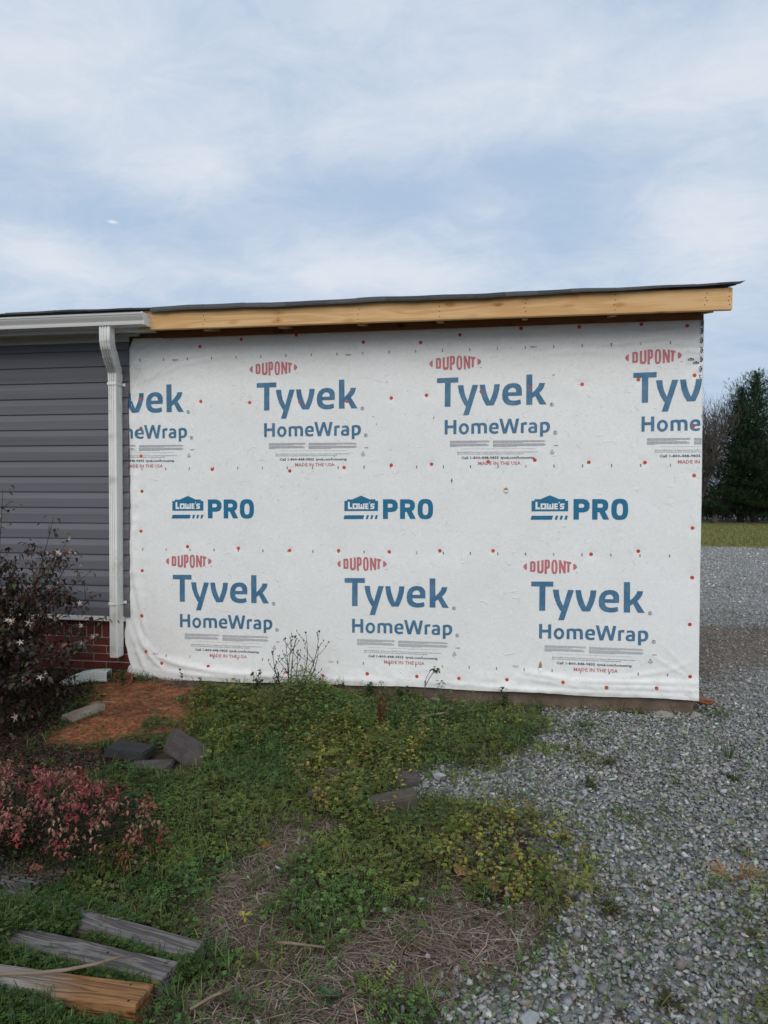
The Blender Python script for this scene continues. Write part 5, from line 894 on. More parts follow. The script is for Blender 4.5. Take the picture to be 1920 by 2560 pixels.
# fallen leaves
def fallen(label, x, y, s, mat, seed, lift=.012, lobed=False):
    r = random.Random(seed); mb = MB(); n = 22; V = [(0, 0, 0)]
    for k in range(n):
        a = 2*math.pi*k/n; d = .5*(1+(.28*math.cos(5*a)+.10*math.cos(11*a) if lobed else .22*math.cos(2*a)+.05*r.uniform(-1, 1))); V.append((s*d*math.cos(a), s*d*math.sin(a)*.85, s*(.10*math.sin(2*a+seed)+.05*r.random())))
        V.append((s*d*.55*math.cos(a), s*d*.55*math.sin(a)*.85, s*(.03*math.sin(2*a+seed)+.03*r.random())))
    F = []
    for k in range(n):
        o1, i1 = 1+2*k, 2+2*k; o2, i2 = 1+2*((k+1) % n), 2+2*((k+1) % n); F += [(0, i1, i2), (i1, o1, o2, i2)]
    mb.v = V; mb.f = F; mb.tube([(-s*.45, 0, .001), (-s*.8, s*.1, .004)], s*.012, 5)
    o = mb.build('fallen_leaf', mat, smooth=True, label=label, cat='leaf'); o.location = (x, y, gz1(x, y)+lift); o.rotation_euler = (r.uniform(-.3, .3), r.uniform(-.3, .3), r.uniform(0, 6.3)); return o
tanl = mk('tan_leaf', (.36, .21, .10), (.27, .15, .07), 30, rough=.8)
for l, x, y, s, m_, lob in [('large tan lobed leaf lying in the dry grass at the lower left', -1.93, 2.68, .075, tanl, True), ('small red-brown leaf lying on the clover left of the upper straw patch', -1.05, 3.07, .05, M['orange_leaf'], True), ('small orange leaf at the edge of the left straw patch', -.84, 2.64, .04, M['orange_leaf'], True),
    ('large curled tan leaf leaning among the yellow weeds', -.155, 3.01, .085, tanl, False), ('reddish brown crumpled leaf in the weeds right of the curled tan leaf', -.03, 2.89, .065, M['brown_leaf'], True), ('upright tan leaf caught in the weeds at the edge of the gravel', .05, 3.16, .075, tanl, False),
    ('narrow tan leaf on the straw right of the orange sliver', -.545, 2.48, .035, M['brown_leaf'], False), ('bright orange sliver of leaf on the straw', -.60, 2.46, .028, M['orange_leaf'], False), ('brown oval leaf lying on straw at the bottom edge', -.435, 2.13, .055, M['brown_leaf'], False), ('small brown leaf lying in the clover left of the gravel pocket', -1.35, 3.95, .035, M['brown_leaf'], True),
    ('curled rust coloured leaf on the clay beside the rose bush', -2.96, 4.92, .09, M['brown_leaf'], True)]:
    fallen(l, x, y, s, m_, int(abs(x)*100), .02 if s > .06 else .012, lob)

# ---- plants with stems
def curve(p, q, n, sag=.0, wob=.0, r=random):
    P = []; p = Vector(p); q = Vector(q); off = Vector((r.uniform(-1, 1), r.uniform(-1, 1), r.uniform(-.4, .4)))*wob*(q-p).length
    for i in range(n+1):
        t = i/n; P.append(p.lerp(q, t)+off*math.sin(math.pi*t)+Vector((0, 0, sag*math.sin(math.pi*t))))
    return P
def leaf4_t(w=.42, fold=.12, curl=.15):
    V = [(0, 0, 0), (.45, -w*.5, fold), (1, 0, -curl), (.45, w*.5, fold), (.5, 0, 0)]
    return np.array(V), np.array([(0, 1, 4), (1, 2, 4), (2, 3, 4), (3, 0, 4)])
def foliage(name, pos, dirs, s, c, parent, temps=None, mat=None, tiltr=.5, **k):
    """leaves given by positions (n,3); random facing with an upward lean"""
    n = len(pos); temps = temps or [leaf4_t(.5, .1, .2), leaf4_t(.55, .05, .1), leaf4_t(.45, .14, .3)]
    return inst(name, temps, rng.integers(0, len(temps), n), np.asarray(pos, float), dirs, rng.normal(.35, tiltr, n), dirs, np.asarray(s, float), np.asarray(c, float), mat or M['leaf'], parent, **k)

# rose bush at the left edge, past flowering
def rose_bush():
    root = empty('rose_bush', (-3.62, 4.42, .04), label='tall dark rose bush with dried star-shaped seed heads in front of the grey siding', cat='bush'); off = Vector(root.location)
    r = random.Random(5); tips = []; st_ = MB(); canes = []
    def grow(p, d, L_, rad, depth):
        n = 5; P = [p]; q = p.copy(); dd = d.copy()
        for i in range(n):
            dd = (dd+Vector((r.uniform(-.2, .2), r.uniform(-.2, .2), r.uniform(-.16, .10)))).normalized(); q = q+dd*L_/n; P.append(q.copy())
        st_.tube(P, [rad*(1-.55*i/n) for i in range(n+1)], 5)
        if depth >= 3: tips.append((P[-1], dd)); canes.append(P); return
        canes.append(P)
        for _ in range(r.choice((2, 3, 3)) if depth else 4):
            k = r.randint(2, n); nd = (dd+Vector((r.uniform(-1, 1), r.uniform(-1, 1), r.uniform(-.35, .7)))*.75).normalized(); grow(P[k], nd, L_*r.uniform(.5, .72), rad*.55, depth+1)
        grow(P[-1], dd, L_*.55, rad*.5, 3)
    for i in range(16):
        a = r.uniform(0, 6.28); el = r.uniform(.5, 1.4); d = Vector((math.cos(a)*math.cos(el), math.sin(a)*math.cos(el)*.7, math.sin(el))); grow(Vector((r.uniform(-.25, .25), r.uniform(-.2, .2), 0)), d, r.uniform(.42, .72), .011, 0)
    # long canes that stand clear of the mass
    for tip in [(.14, .14, 1.57), (.42, .30, 1.36), (.56, .25, 1.20), (.80, .15, .99), (.79, .28, .82), (.62, .2, 1.10), (.86, .25, .66), (.80, .2, .52), (-.3, .1, 1.7)]:
        P = curve((tip[0]*.4, tip[1]*.4, .35), tip, 7, .05, .06, r); st_.tube(P, [.006-.0006*i for i in range(8)], 5); canes.append(P); tips.append((P[-1], (P[-1]-P[-2]).normalized()))
        for k in (4, 5, 6): 
            e = P[k]+Vector((r.uniform(-.1, .12), r.uniform(-.08, .05), r.uniform(-.02, .12))); Q = curve(P[k], e, 3, 0, .05, r); st_.tube(Q, [.003, .0025, .002, .0015], 4); tips.append((e, Vector((0, 0, 1)))); canes.append(Q)
    st_.build('canes', M['dark_twig'], root, smooth=True)
    pos = []; 
    for P in canes:
        for k in range(1, len(P)):
            for _ in range(3): pos.append(tuple(P[k]+Vector((r.uniform(-.05, .05), r.uniform(-.05, .05), r.uniform(-.04, .03)))))
    # fill of the dome
    for _ in range(6800):
        a = r.uniform(0, 6.28); u = r.random()**.5; zz = r.uniform(.02, 1); rr = .80*math.sqrt(max(0, 1-zz**2*.9))*u; x = math.cos(a)*rr-.03; y = math.sin(a)*rr*.62; z = .03+zz*1.06*(1-.35*max(0, x))
        if vnoise([x*9], [z*9+y*5])[0] < .36 and r.random() < .85: continue
        pos.append((x, y, z))
    pos = np.array(pos); pos = pos[rng.random(len(pos)) < .95]; n = len(pos)
    c = colpick(n, [(.042, .042, .028), (.075, .050, .040), (.048, .030, .030), (.095, .042, .032), (.065, .080, .026), (.20, .06, .03)], .3, [.28, .26, .22, .14, .06, .04])
    yaw = rng.uniform(0, 6.3, n)
    dist = np.hypot(pos[:, 0]+off.x, pos[:, 1]+off.y); order = np.argsort(dist-(pos[:, 0]*.5)); big = order[:260]; rest = order[260:]
    foliage('leaves', pos[rest], yaw[rest], rng.uniform(.032, .058, len(rest)), c[rest], root, kind='stuff')
    pal = [mk('rose_leaf', a, b, 30, rough=.6) for a, b in (((.030, .033, .022), (.040, .042, .028)), ((.045, .036, .030), (.035, .026, .024)), ((.026, .020, .020), (.034, .026, .024)), ((.055, .065, .022), (.04, .05, .02)), ((.15, .05, .025), (.10, .035, .02)))]
    mesh = []
    for p_, m_ in [(0, 0), (0, 1), (1, 0), (1, 1), (2, 0), (2, 2), (3, 0), (4, 1)]:
        V, F = [leaf_t(.5, .1, .2), leaf_t(.55, .05, .1), leaf_t(.45, .14, .3)][m_]; me = bpy.data.meshes.new('leaf'); me.from_pydata(V.tolist(), [], F.tolist()); me.materials.append(pal[p_]); me.polygons.foreach_set('use_smooth', [True]*len(F)); me.update(); mesh.append(me)
    for i in big: share('leaf', random.choices(mesh, [6, 6, 6, 5, 5, 5, 2, 1])[0], root, tuple(pos[i]), (random.uniform(-.9, .9), random.uniform(-.8, .9), random.uniform(0, 6.3)), random.uniform(.034, .055))
    # dried calyx stars: five narrow pale sepals round a dark hip
    mb = MB(); 
    for k in range(5):
        a = 2*math.pi*k/5; c_, s_ = math.cos(a), math.sin(a); w = .0028; mb.add([(-w*s_, w*c_, 0), (w*s_, -w*c_, 0), (.012*c_+w*1.2*s_, .012*s_-w*1.2*c_, .004), (.012*c_-w*1.2*s_, .012*s_+w*1.2*c_, .004), (.026*c_, .026*s_, .000)], [(0, 1, 2, 3), (3, 2, 4)])
    mb.tube([(0, 0, -.009), (0, 0, -.004), (0, 0, .002)], [.002, .0045, .003], 6); sm = bpy.data.meshes.new('seed_head'); sm.from_pydata(mb.v, [], mb.f); sm.materials.append(mk('sepal', (.60, .50, .44), (.38, .29, .25), 60, rough=.8, rand=.35)); sm.update()
    sp = [t for t in tips if t[0].y < .45]; r.shuffle(sp)
    for p, d in sp[:170]:
        for _ in range(r.choice((1, 1, 2, 3))):
            share('seed_head', sm, root, p+Vector((r.uniform(-.02, .02), r.uniform(-.02, .02), r.uniform(-.01, .02))), (r.uniform(-.3, 1.5), r.uniform(-.6, .6), r.uniform(0, 6.3)), r.uniform(.8, 1.35))
rose_bush()

def pink_bush():
    root = empty('pink_bush', (-2.10, 2.86, .0), label='low bush with fading pink and tan leaf clusters at the lower left', cat='bush'); r = random.Random(9); st_ = MB(); cl = []
    for i in range(185):
        a = r.uniform(0, 6.28); u = r.random()**.55*(.75+.4*vnoise([2*math.cos(a)], [2*math.sin(a)], 1.2, 5)[0]); x = .60*u*math.cos(a); y = .46*u*math.sin(a); h = (.15+.20*vnoise([x*5], [y*5], 1, 2)[0])*math.sqrt(max(.08, 1-u*u*.85)); e = Vector((x, y, h)); b = Vector((x*.35, y*.35, 0)); P = curve(b, e, 4, .02, .08, r); st_.tube(P, [.0025, .0022, .0018, .0014, .001], 4, cap=False); cl.append((e, P))
    st_.build('stems', M['dark_twig'], root)
    pos = []; col = []; sz = []
    for e, P in cl:
        base = r.choice([(.38, .075, .085), (.29, .055, .065), (.38, .15, .12), (.34, .21, .14), (.22, .05, .055), (.34, .13, .11), (.25, .14, .09)])
        for _ in range(r.randint(8, 26)):
            q = e+Vector((r.gauss(0, .020), r.gauss(0, .020), r.gauss(-.006, .020))); pos.append(tuple(q)); k = r.uniform(.6, 1.25); col.append(tuple(v*k for v in base)); sz.append(r.uniform(.014, .028))
        for _ in range(7):
            t = r.uniform(.3, .9); q = P[int(t*4)]+Vector((r.gauss(0, .03), r.gauss(0, .03), r.gauss(0, .02))); pos.append(tuple(q)); k = r.uniform(.7, 1.3); b2 = r.choice([(.030, .045, .018), (.022, .022, .014), (.05, .035, .025), (.10, .06, .035)]); col.append(tuple(v*k for v in b2)); sz.append(r.uniform(.014, .026))
    for _ in range(3600):
        a = r.uniform(0, 6.28); u = r.random()**.5; x = .60*u*math.cos(a); y = .46*u*math.sin(a); z = r.uniform(.0, .24)*math.sqrt(max(0, 1-u*u*.8)); pos.append((x, y, z)); k = r.uniform(.6, 1.3); b2 = r.choice([(.026, .038, .016), (.018, .016, .012), (.035, .045, .018)]); col.append(tuple(v*k for v in b2)); sz.append(r.uniform(.014, .026))
    n = len(pos); foliage('leaf_clusters', np.array(pos), rng.uniform(0, 6.3, n), sz, col, root, [leaf4_t(.55, .15, .25), leaf4_t(.65, .1, .35), leaf4_t(.45, .2, .3)], tiltr=.7, kind='stuff')
pink_bush()

def small_plant(name, label, cat, x, y, h, spread, nst, leafcol, ls=(.012, .022), mat=None, per=14, temps=None, seed=1, group=None, stemmat=None, bare_low=.2):
    root = empty(name, (x, y, gz1(x, y)), label=label, cat=cat, group=group); r = random.Random(seed); st_ = MB(); pos = []; col = []; sz = []
    for i in range(nst):
        a = r.uniform(0, 6.28); e = Vector((spread*r.uniform(.2, 1)*math.cos(a), spread*r.uniform(.2, 1)*math.sin(a), h*r.uniform(.65, 1))); P = curve((0, 0, 0), e, 5, 0, .10, r); st_.tube(P, [.0022, .002, .0018, .0015, .0012, .0009], 4, cap=False)
        for _ in range(per):
            t = r.uniform(bare_low, 1); k = min(int(t*5), 4); q = P[k].lerp(P[k+1], t*5-k)+Vector((r.gauss(0, .008), r.gauss(0, .008), r.gauss(0, .004))); pos.append(tuple(q)); c = r.choice(leafcol); f = r.uniform(.75, 1.25); col.append(tuple(v*f for v in c)); sz.append(r.uniform(*ls))
    st_.build('stems', stemmat or M['dark_twig'], root); foliage('leaves', np.array(pos), rng.uniform(0, 6.3, len(pos)), sz, col, root, temps, tiltr=.6, kind='stuff' if len(pos) > 40 else None); return root
small_plant('yellow_shrub', 'small yellow-green shrub at the right foot of the pink bush', 'shrub', -1.58, 2.74, .15, .10, 16, [(.20, .14, .03), (.14, .13, .03), (.26, .16, .04), (.10, .11, .03)], (.014, .026), per=22, temps=[leaf_t(.35, .1, .2)], seed=3)

# bare twiggy plant against the wrap
def bare_plant():
    root = empty('bare_shrub', (-1.57, 5.16, .03), label='bare dark twiggy shrub with dried buds in front of the white wrap', cat='shrub'); r = random.Random(21); st_ = MB(); buds = MB()
    for (bx, tx, tz, ty) in [(-.03, -.15, .34, .05), (-.01, -.06, .44, .1), (.0, .0, .46, .08), (.02, .10, .49, .1), (.03, .20, .50, .12), (.02, .22, .40, .0), (-.03, -.11, .24, -.05), (.04, .20, .24, -.05), (.02, .05, .36, .05), (.0, .04, .47, .02)]:
        P = curve((bx, 0, 0), (tx, ty*.8, tz), 7, .0, .10, r); st_.tube(P, [.0055-.0006*i for i in range(8)], 5)
        for k in (3, 4, 5, 6):
            e = P[k]+Vector((r.uniform(-.09, .09), r.uniform(-.04, .04), r.uniform(.04, .11))); Q = curve(P[k], e, 3, 0, .08, r); st_.tube(Q, [.0022, .0019, .0016, .0012], 4)
            for q in (Q[-1], Q[2], P[-1]):
                for _ in range(2): d = Vector((r.uniform(-.5, .5), r.uniform(-.5, .5), r.uniform(.3, 1))).normalized()*r.uniform(.010, .02); buds.tube([q, q+d*.5, q+d], [.0016, .0036, .0006], 5)
    st_.build('stems', M['dark_twig'], root, smooth=True); buds.build('dried_buds', M['dark_twig'], root, kind='stuff')
bare_plant()
def sapling():
    root = empty('sapling', (-.545, 5.15, .03), label='thin forked sapling with one tuft of dark leaves in front of the wrap', cat='sapling'); st_ = MB()
    st_.tube([(0, -.05, -.02), (-.01, 0, .08), (-.012, .02, .15)], [.005, .0045, .004], 6); st_.tube([(-.012, .02, .15), (.02, .03, .21), (.055, .04, .265)], [.003, .0028, .0025], 5); st_.tube([(-.012, .02, .15), (-.005, .03, .21), (.03, .04, .27)], [.003, .0025, .002], 5)
    st_.tube([(-.002, -.02, .04), (.05, 0, .10), (.09, .02, .16), (.10, .02, .185)], [.0035, .003, .0024, .0016], 5); st_.tube([(-.012, .02, .15), (-.012, .02, .19)], [.004, .0045], 6); st_.build('stem', M['bark'], root, smooth=True)
    r = random.Random(4); pos = [(.055+r.gauss(0, .014), .04+r.gauss(0, .012), .270+r.gauss(0, .010)) for _ in range(26)]+[(.10+r.gauss(0, .006), .02, .185+r.gauss(0, .006)) for _ in range(6)]
    me = bpy.data.meshes.new('leaf'); V, F = leaf_t(.38, .12, .3); me.from_pydata(V.tolist(), [], F.tolist()); me.materials.append(mk('sapling_leaf', (.06, .05, .02), (.035, .045, .02), 30, rough=.6)); me.update()
    for p in pos: share('leaf', me, root, p, (r.uniform(-.5, .5), r.uniform(-.3, .9), r.uniform(0, 6.3)), r.uniform(.024, .042))
sapling()
def stalk():
    root = empty('dead_stalk', (-.80, 4.72, .03), label='upright rusty brown dead weed stalks beside a small grey gravel patch', cat='weed'); mb = MB(); r = random.Random(8)
    for _ in range(16): mb.tube(curve((r.uniform(-.02, .02), r.uniform(-.02, .02), 0), (r.uniform(-.05, .05), r.uniform(-.03, .03), r.uniform(.13, .26)), 4, 0, .06, r), [.0035, .003, .0024, .002, .0012], 4)
    mb.build('stems', mk('rusty_stem', (.11, .042, .02), (.055, .024, .015), 30, rough=.9), root); n = 260; pos = np.stack([rng.normal(0, .018, n), rng.normal(0, .016, n), rng.uniform(.02, .19, n)], -1)
    foliage('dry_leaves', pos, rng.uniform(0, 6.3, n), rng.uniform(.007, .016, n), colpick(n, [(.15, .055, .025), (.10, .04, .02), (.06, .028, .018)], .3), root, mat=M['dry'], kind='stuff')
stalk()
G1 = [(.045, .075, .022), (.06, .09, .026), (.035, .06, .02)]
for i, (x, y, h, sp, n, per, lab) in enumerate([(-2.50, 5.30, .215, .035, 1, 7, 'single leaning weed stalk with round leaves, left end of the wrap'), (-2.93, 5.18, .14, .03, 4, 6, 'small green weed at the torn left corner of the wrap'), (-2.33, 5.28, .12, .03, 3, 5, 'short weed pair left of the wall weeds, below the phone line print'),
    (-1.87, 5.25, .23, .05, 7, 8, 'taller clump of round-leaved weeds left of the bare shrub'), (-1.72, 5.28, .20, .05, 6, 8, 'clump of round-leaved weeds touching the left side of the bare shrub'), (-1.20, 5.30, .20, .03, 2, 6, 'single leaning seedling just right of the bare shrub'),
    (-1.00, 5.30, .15, .06, 8, 9, 'low leafy weeds against the footing under the made-in line'), (-.72, 5.30, .14, .08, 9, 9, 'low leafy weeds against the footing left of the sapling'), (.02, 5.28, .21, .05, 5, 10, 'upright leafy weed against the footing right of the sapling'), (.27, 5.32, .11, .03, 3, 6, 'tiny weed growing against the bare brown footing')]):
    small_plant('wall_weed', lab, 'weed', x, y, h, sp, n, G1, (.018, .034), per=per, temps=[round_t(i), leaf_t(.7, .1, .1)], seed=40+i, group='weeds growing along the foot of the wrap', bare_low=.35)
# rosettes and loose weeds in the straw and gravel
for i, (x, y, s, lab) in enumerate([(-.53, 2.17, .055, 'dark green leafy rosette in the straw near the bottom edge'), (-.64, 2.42, .05, 'dark green rosette beside the short grey stick'), (-.80, 2.10, .05, 'green rosette in the straw at the bottom, left of the other rosettes')]):
    root = empty('rosette', (x, y, gz1(x, y)+.004), label=lab, cat='weed', group='leafy rosettes in the straw'); me = bpy.data.meshes.new('leaf'); V, F = leaf_t(.5, .10, .02); me.from_pydata(V.tolist(), [], F.tolist()); me.materials.append(mk('rosette_leaf', (.035, .075, .028), (.045, .085, .03), 40, rough=.55)); me.update(); r = random.Random(i)
    for k in range(16): share('leaf', me, root, (0, 0, .004+.0006*k), (r.uniform(-.2, .2), -r.uniform(.05, .55), 2.4*k), s*r.uniform(.6, 1.1)*(1-.025*k))
def dry_tuft(name, label, cat, x, y, n, L_, col, spread, mat='dry'):
    A = rng.uniform(0, 6.3, n); R = spread*np.sqrt(rng.random(n)); X = x+R*np.cos(A)*1.8; Y = y+R*np.sin(A)
    inst(name, [blade_t(b, .022) for b in (.3, .7, 1.0)], rng.integers(0, 3, n), np.stack([X, Y, gz(X, Y)+.004], -1), A+rng.normal(0, .8, n), rng.uniform(.5, 1.35, n), A+rng.normal(0, .6, n), rng.uniform(.4, 1, n)*L_, colpick(n, col, .2), M[mat], label=label, cat=cat)
dry_tuft('dry_grass_clump', 'flattened straw-coloured dry grass clump on the gravel', 'grass', .97, 3.17, 220, .07, [(.42, .26, .12), (.36, .20, .09), (.48, .32, .16)], .045)
dry_tuft('red_weed', 'flat dark red weed on the gravel, leftmost and largest of the red ones', 'weed', .375, 3.22, 90, .025, [(.10, .028, .02), (.07, .02, .015)], .022)
dry_tuft('red_weed', 'flat dark red weed on the gravel between the leftmost one and the dry grass', 'weed', .60, 3.02, 60, .022, [(.10, .028, .02), (.07, .02, .015)], .018)
dry_tuft('red_weed', 'smallest dark red weed on the gravel below the dry grass clump', 'weed', .86, 2.91, 40, .018, [(.10, .028, .02), (.07, .02, .015)], .012)
dry_tuft('moss_tuft', 'small bright green moss tuft alone on the gravel at the lower right', 'moss', .75, 2.58, 120, .018, [(.08, .11, .02), (.06, .09, .02)], .012, 'leaf')
for i, (x, y, h, lab) in enumerate([(.62, 4.30, .05, 'yellowish weed sprawling in the gravel nearest the footing'), (.47, 3.95, .05, 'green weed in the middle of the gravel'), (.40, 2.80, .045, 'round-leaved weed at the left edge of the lower gravel'), (.52, 2.32, .05, 'green weed in the gravel near the bottom edge'), (1.90, 5.45, .06, 'weed in the gravel right of the house corner'), (.55, 5.02, .04, 'bright moss-green weed on the gravel below the wrap'), (1.25, 4.2, .04, 'small yellow-green weed at the right side of the gravel')]):
    small_plant('gravel_weed', lab, 'weed', x, y, h, .075, 16, [(.07, .09, .03), (.10, .11, .035), (.05, .07, .025), (.09, .075, .04)], (.009, .018), per=8, temps=[round_t(i), leaf_t(.6, .1, .1)], seed=70+i, group='weeds growing in the gravel', bare_low=.1)

# taller loose weeds standing out of the cover, too many to count
def tall_weeds():
    spots = []
    for P, n_, h0, h1, yl in ((YELLOW, 230, .06, .18, .65), (YELLOW2, 150, .05, .13, .75), (WALLWEED, 330, .05, .15, .2), (YELLOW3, 60, .04, .10, .5), ([(-2.2, 4.5), (-.3, 4.5), (-.2, 2.6), (-1.6, 2.4)], 150, .03, .08, .1)):
        P_ = np.array(P); lo, hi = P_.min(0), P_.max(0); k = 0; t = 0
        while k < n_ and t < n_*20:
            t += 1; x = rng.uniform(lo[0], hi[0]); y = rng.uniform(lo[1], hi[1])
            if float(sd_poly(np.array([x]), np.array([y]), P)[0]) > -.05 and not bare(np.array([x]), np.array([y]))[0] and y < 5.40: spots.append((x, y, rng.uniform(h0, h1), yl)); k += 1
    pos = []; yaw = []; sz = []; col = []; ti = []; tl = []
    SP = MB()
    for x, y, h, yl in spots:
        a = rng.uniform(0, 6.3); lx, ly = .35*h*math.cos(a), .35*h*math.sin(a); z0 = gz1(x, y)
        base = np.array([(.34, .31, .06), (.24, .25, .05), (.17, .19, .045), (.30, .21, .07)][int(rng.integers(0, 4))]) if rng.random() < yl else np.array([(.10, .16, .04), (.075, .125, .034), (.13, .17, .045)][int(rng.integers(0, 3))])
        SP.tube([(x, y, z0), (x+lx*.4, y+ly*.4, z0+h*.55), (x+lx, y+ly, z0+h)], [.0014, .0011, .0007], 3, cap=False)
        m_ = int(rng.integers(5, 13))
        for k in range(m_):
            t = .3+.7*(k+rng.random())/m_; b = rng.uniform(0, 6.3); o = .018*(1.2-t*.5); pos.append((x+lx*t+o*math.cos(b), y+ly*t+o*math.sin(b), z0+h*t)); yaw.append(b); sz.append(rng.uniform(.014, .030)*(1.15-.4*t)); col.append(base*rng.uniform(.7, 1.3)); ti.append(int(rng.integers(0, 6))); tl.append(rng.normal(.25, .4))
    SP.build('weed_stems', mk('weed_stem', (.10, .11, .04), (.12, .08, .04), 30), kind='stuff')
    yaw = np.array(yaw); inst('tall_weeds', [round_t(i) for i in range(4)]+[leaf_t(.6, .1, .15), leaf_t(.7, .1, .1)], ti, np.array(pos), yaw, np.array(tl), yaw, np.array(sz), np.array(col), M['leaf'], kind='stuff')
tall_weeds()

# ------------------------------------------------------------------ trees and field edge beyond the lawn
def spray_t(seed):
    r = random.Random(seed); V = []; F = []
    for k in range(7):
        t = k/6; a = (-1)**k*(1.0-.55*t)+r.uniform(-.15, .15); b = .18+.55*t; L_ = .44*(1-.45*t); w = .055; c, q = math.cos(a), math.sin(a); n = len(V)
        V += [(b, -w, 0), (b, w, 0), (b+L_*c, L_*q, r.uniform(-.04, .10))]; F.append((n, n+1, n+2))
    n = len(V); V += [(0, -.04, 0), (0, .04, 0), (1, 0, .03)]; F.append((n, n+1, n+2)); return np.array(V), np.array(F)
def conifer(label, cx, cy, H, R, seed, lean=0, dens=4):
    root = empty('conifer_tree', (cx, cy, 0), label=label, cat='tree'); r = np.random.default_rng(seed)
    MB().tube([(0, 0, -.1), (0, 0, H*.3), (lean*.5, 0, H*.6), (lean, 0, H*.97)], [.20, .15, .09, .02], 8).build('trunk', M['bark'], root, smooth=True)
    pos = []; yaw = []; tilt = []; sc = []; col = []; br = MB()
    nb = int(H*52)
    for i in range(nb):
        f = (i+r.random())/nb; z = .55+(H-.6)*f; a = i*2.39996+r.normal(0, .25); rad = R*(1-f)**.66*r.uniform(.72, 1.12)*(1+.16*math.sin(a*3+seed)) + .12*min(1, (1-f)*6); rad *= .86+.3*vnoise([a*1.5], [z*1.1], 1, seed)[0]
        rise = .10+.75*f; m_ = max(4, int(rad*8.5)); tb = np.linspace(.12, 1, m_)
        if i % 3 == 0: br.tube([(0, 0, z-.05), (rad*.8*math.cos(a), rad*.8*math.sin(a), z+rad*.8*rise*.6)], [.03, .008], 4, cap=False)
        for t in tb:
            d = rad*t; pz = z + d*rise*(.35+.5*t) - .12*d*(1-f); w = .26*rad*(1-t*.45)
            for _ in range(dens):
                s_ = r.normal(0, w*.6); pos.append((d*math.cos(a)-s_*math.sin(a)+lean*f, d*math.sin(a)+s_*math.cos(a), pz+r.normal(0, .05))); yaw.append(a+s_/max(w, .05)*.6+r.normal(0, .4)); tilt.append(-(.15+.65*f)-.35*t+r.normal(0, .25)); sc.append(r.uniform(.20, .36)*(.50+.60*(1-f))); k = r.uniform(.6, 1.35); c = [(.032, .066, .032), (.046, .086, .040), (.024, .048, .028), (.068, .10, .048)][r.choice(4, p=[.4, .3, .2, .1])]; col.append([v*k for v in c])
    for _ in range(110 if H > 3 else 12):   # leader
        q = r.uniform(0, 1)**.8*min(1.1, H*.3); pos.append((lean+r.normal(0, .01+.13*q), r.normal(0, .01+.13*q), H-.12-q)); yaw.append(r.uniform(0, 6.3)); tilt.append(-r.uniform(.75, 1.5)); sc.append(.10+.20*min(q, 1)+r.uniform(0, .06)); col.append((.03, .05, .028))
    br.build('branches', M['bark'], root)
    yaw = np.array(yaw); inst('crown', [spray_t(i) for i in range(6)], r.integers(0, 6, len(pos)), np.array(pos), yaw, np.array(tilt), yaw, np.array(sc), np.array(col), M['leaf'], root, kind='stuff')
conifer('tall dark green conifer at the right edge, the one with the highest tip', 13.66, 42.6, 8.2, 4.1, 1)
conifer('narrower dark conifer whose tip stands just left of the tallest one', 13.15, 43.4, 7.55, 1.9, 2, 0, 3)
conifer('dark conifer standing behind, right of the tallest one', 17.0, 44.5, 7.4, 3.0, 3, 0, 2)
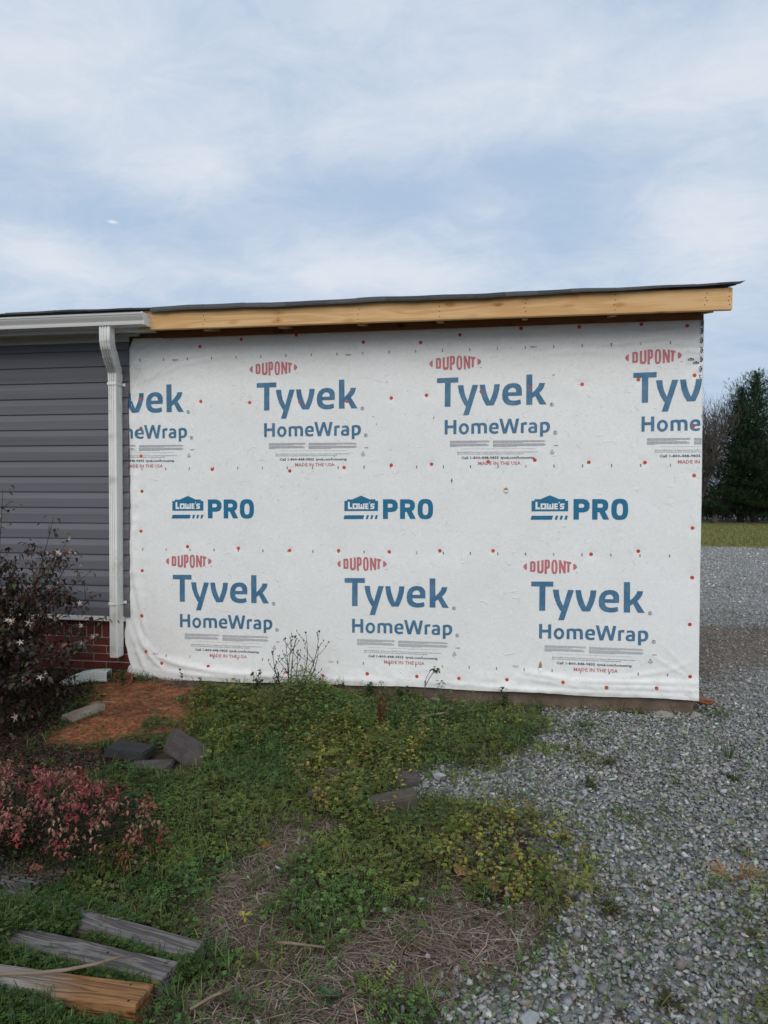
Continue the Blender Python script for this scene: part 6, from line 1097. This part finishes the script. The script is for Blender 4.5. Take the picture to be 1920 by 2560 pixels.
def bare_tree(label, cx, cy, H, seed, nst=4, rb=.11, lean=0):
    root = empty('bare_tree', (cx, cy, 0), label=label, cat='tree'); r = random.Random(seed); tr = MB(); tw = MB()
    def grow(p, d, L_, rad, dep):
        n = 4; P = [p]; q = p.copy(); dd = d.copy()
        for i in range(n): dd = (dd+Vector((r.gauss(0, .10), r.gauss(0, .10), .06))).normalized(); q = q+dd*L_/n; P.append(q.copy())
        (tr if dep < 2 else tw).tube(P, [max(rad*(1-.5*i/n), .006) for i in range(n+1)], 5 if dep < 2 else 3, cap=False)
        if dep >= 5: return
        for _ in range((3, 4, 3, 3, 2)[dep]):
            k = r.randint(1, n); nd = (dd+Vector((r.gauss(0, .34), r.gauss(0, .34), r.uniform(0, .45)))).normalized(); grow(P[k], nd, L_*r.uniform(.5, .75), rad*.52, dep+1)
    for i in range(nst):
        a = r.uniform(0, 6.28); grow(Vector((r.uniform(-.15, .15), r.uniform(-.15, .15), -.1)), Vector((.13*math.cos(a)+lean, .13*math.sin(a), 1)).normalized(), H*.48, rb*r.uniform(.7, 1), 0)
    tr.build('trunk', M['bark'], root, smooth=True); tw.build('twigs', M['bark'], root, kind='stuff')
bare_tree('leafless grey tree close beside the right corner of the wrap', 10.25, 41.2, 6.4, 1, 3)
bare_tree('leafless slender tree between the corner tree and the conifers', 11.15, 45.2, 6.9, 2, 3)
bare_tree('leafless tree behind, its crown showing left of the conifer tips', 12.0, 47.5, 7.6, 3, 3)
bare_tree('leafless tree mostly hidden behind the house corner', 9.6, 42.0, 6.4, 4, 3)
conifer('knee-high evergreen bush at the foot of the bare trees', 10.95, 40.2, 1.1, .45, 7)
def brush():
    n = 9000; x = rng.uniform(4, 26, n); y = rng.uniform(46, 49, n); z = rng.uniform(0, .8, n)
    inst('field_brush', [blade_t(b, .05) for b in (.3, .7)], rng.integers(0, 2, n), np.stack([x, y, z], -1), rng.uniform(0, 6.3, n), rng.uniform(0, 1, n), rng.uniform(0, 6.3, n), rng.uniform(.25, .6, n), colpick(n, [(.16, .13, .10), (.11, .09, .07), (.20, .17, .13)], .3), M['dry'], kind='stuff')
    n = 7500; x = rng.uniform(-160, 240, n); y = 330+rng.uniform(0, 25, n); z = (3+7*fbm(x, y*0, .03, 4, 131))*rng.random(n)**.8
    inst('far_woods', [spray_t(i) for i in range(4)], rng.integers(0, 4, n), np.stack([x, y, z], -1), rng.uniform(0, 6.3, n), -rng.uniform(.3, 1.4, n), rng.uniform(0, 6.3, n), rng.uniform(2, 5, n), colpick(n, [(.10, .095, .085), (.07, .075, .06), (.13, .12, .10)], .2), M['dry'], kind='stuff')
brush()
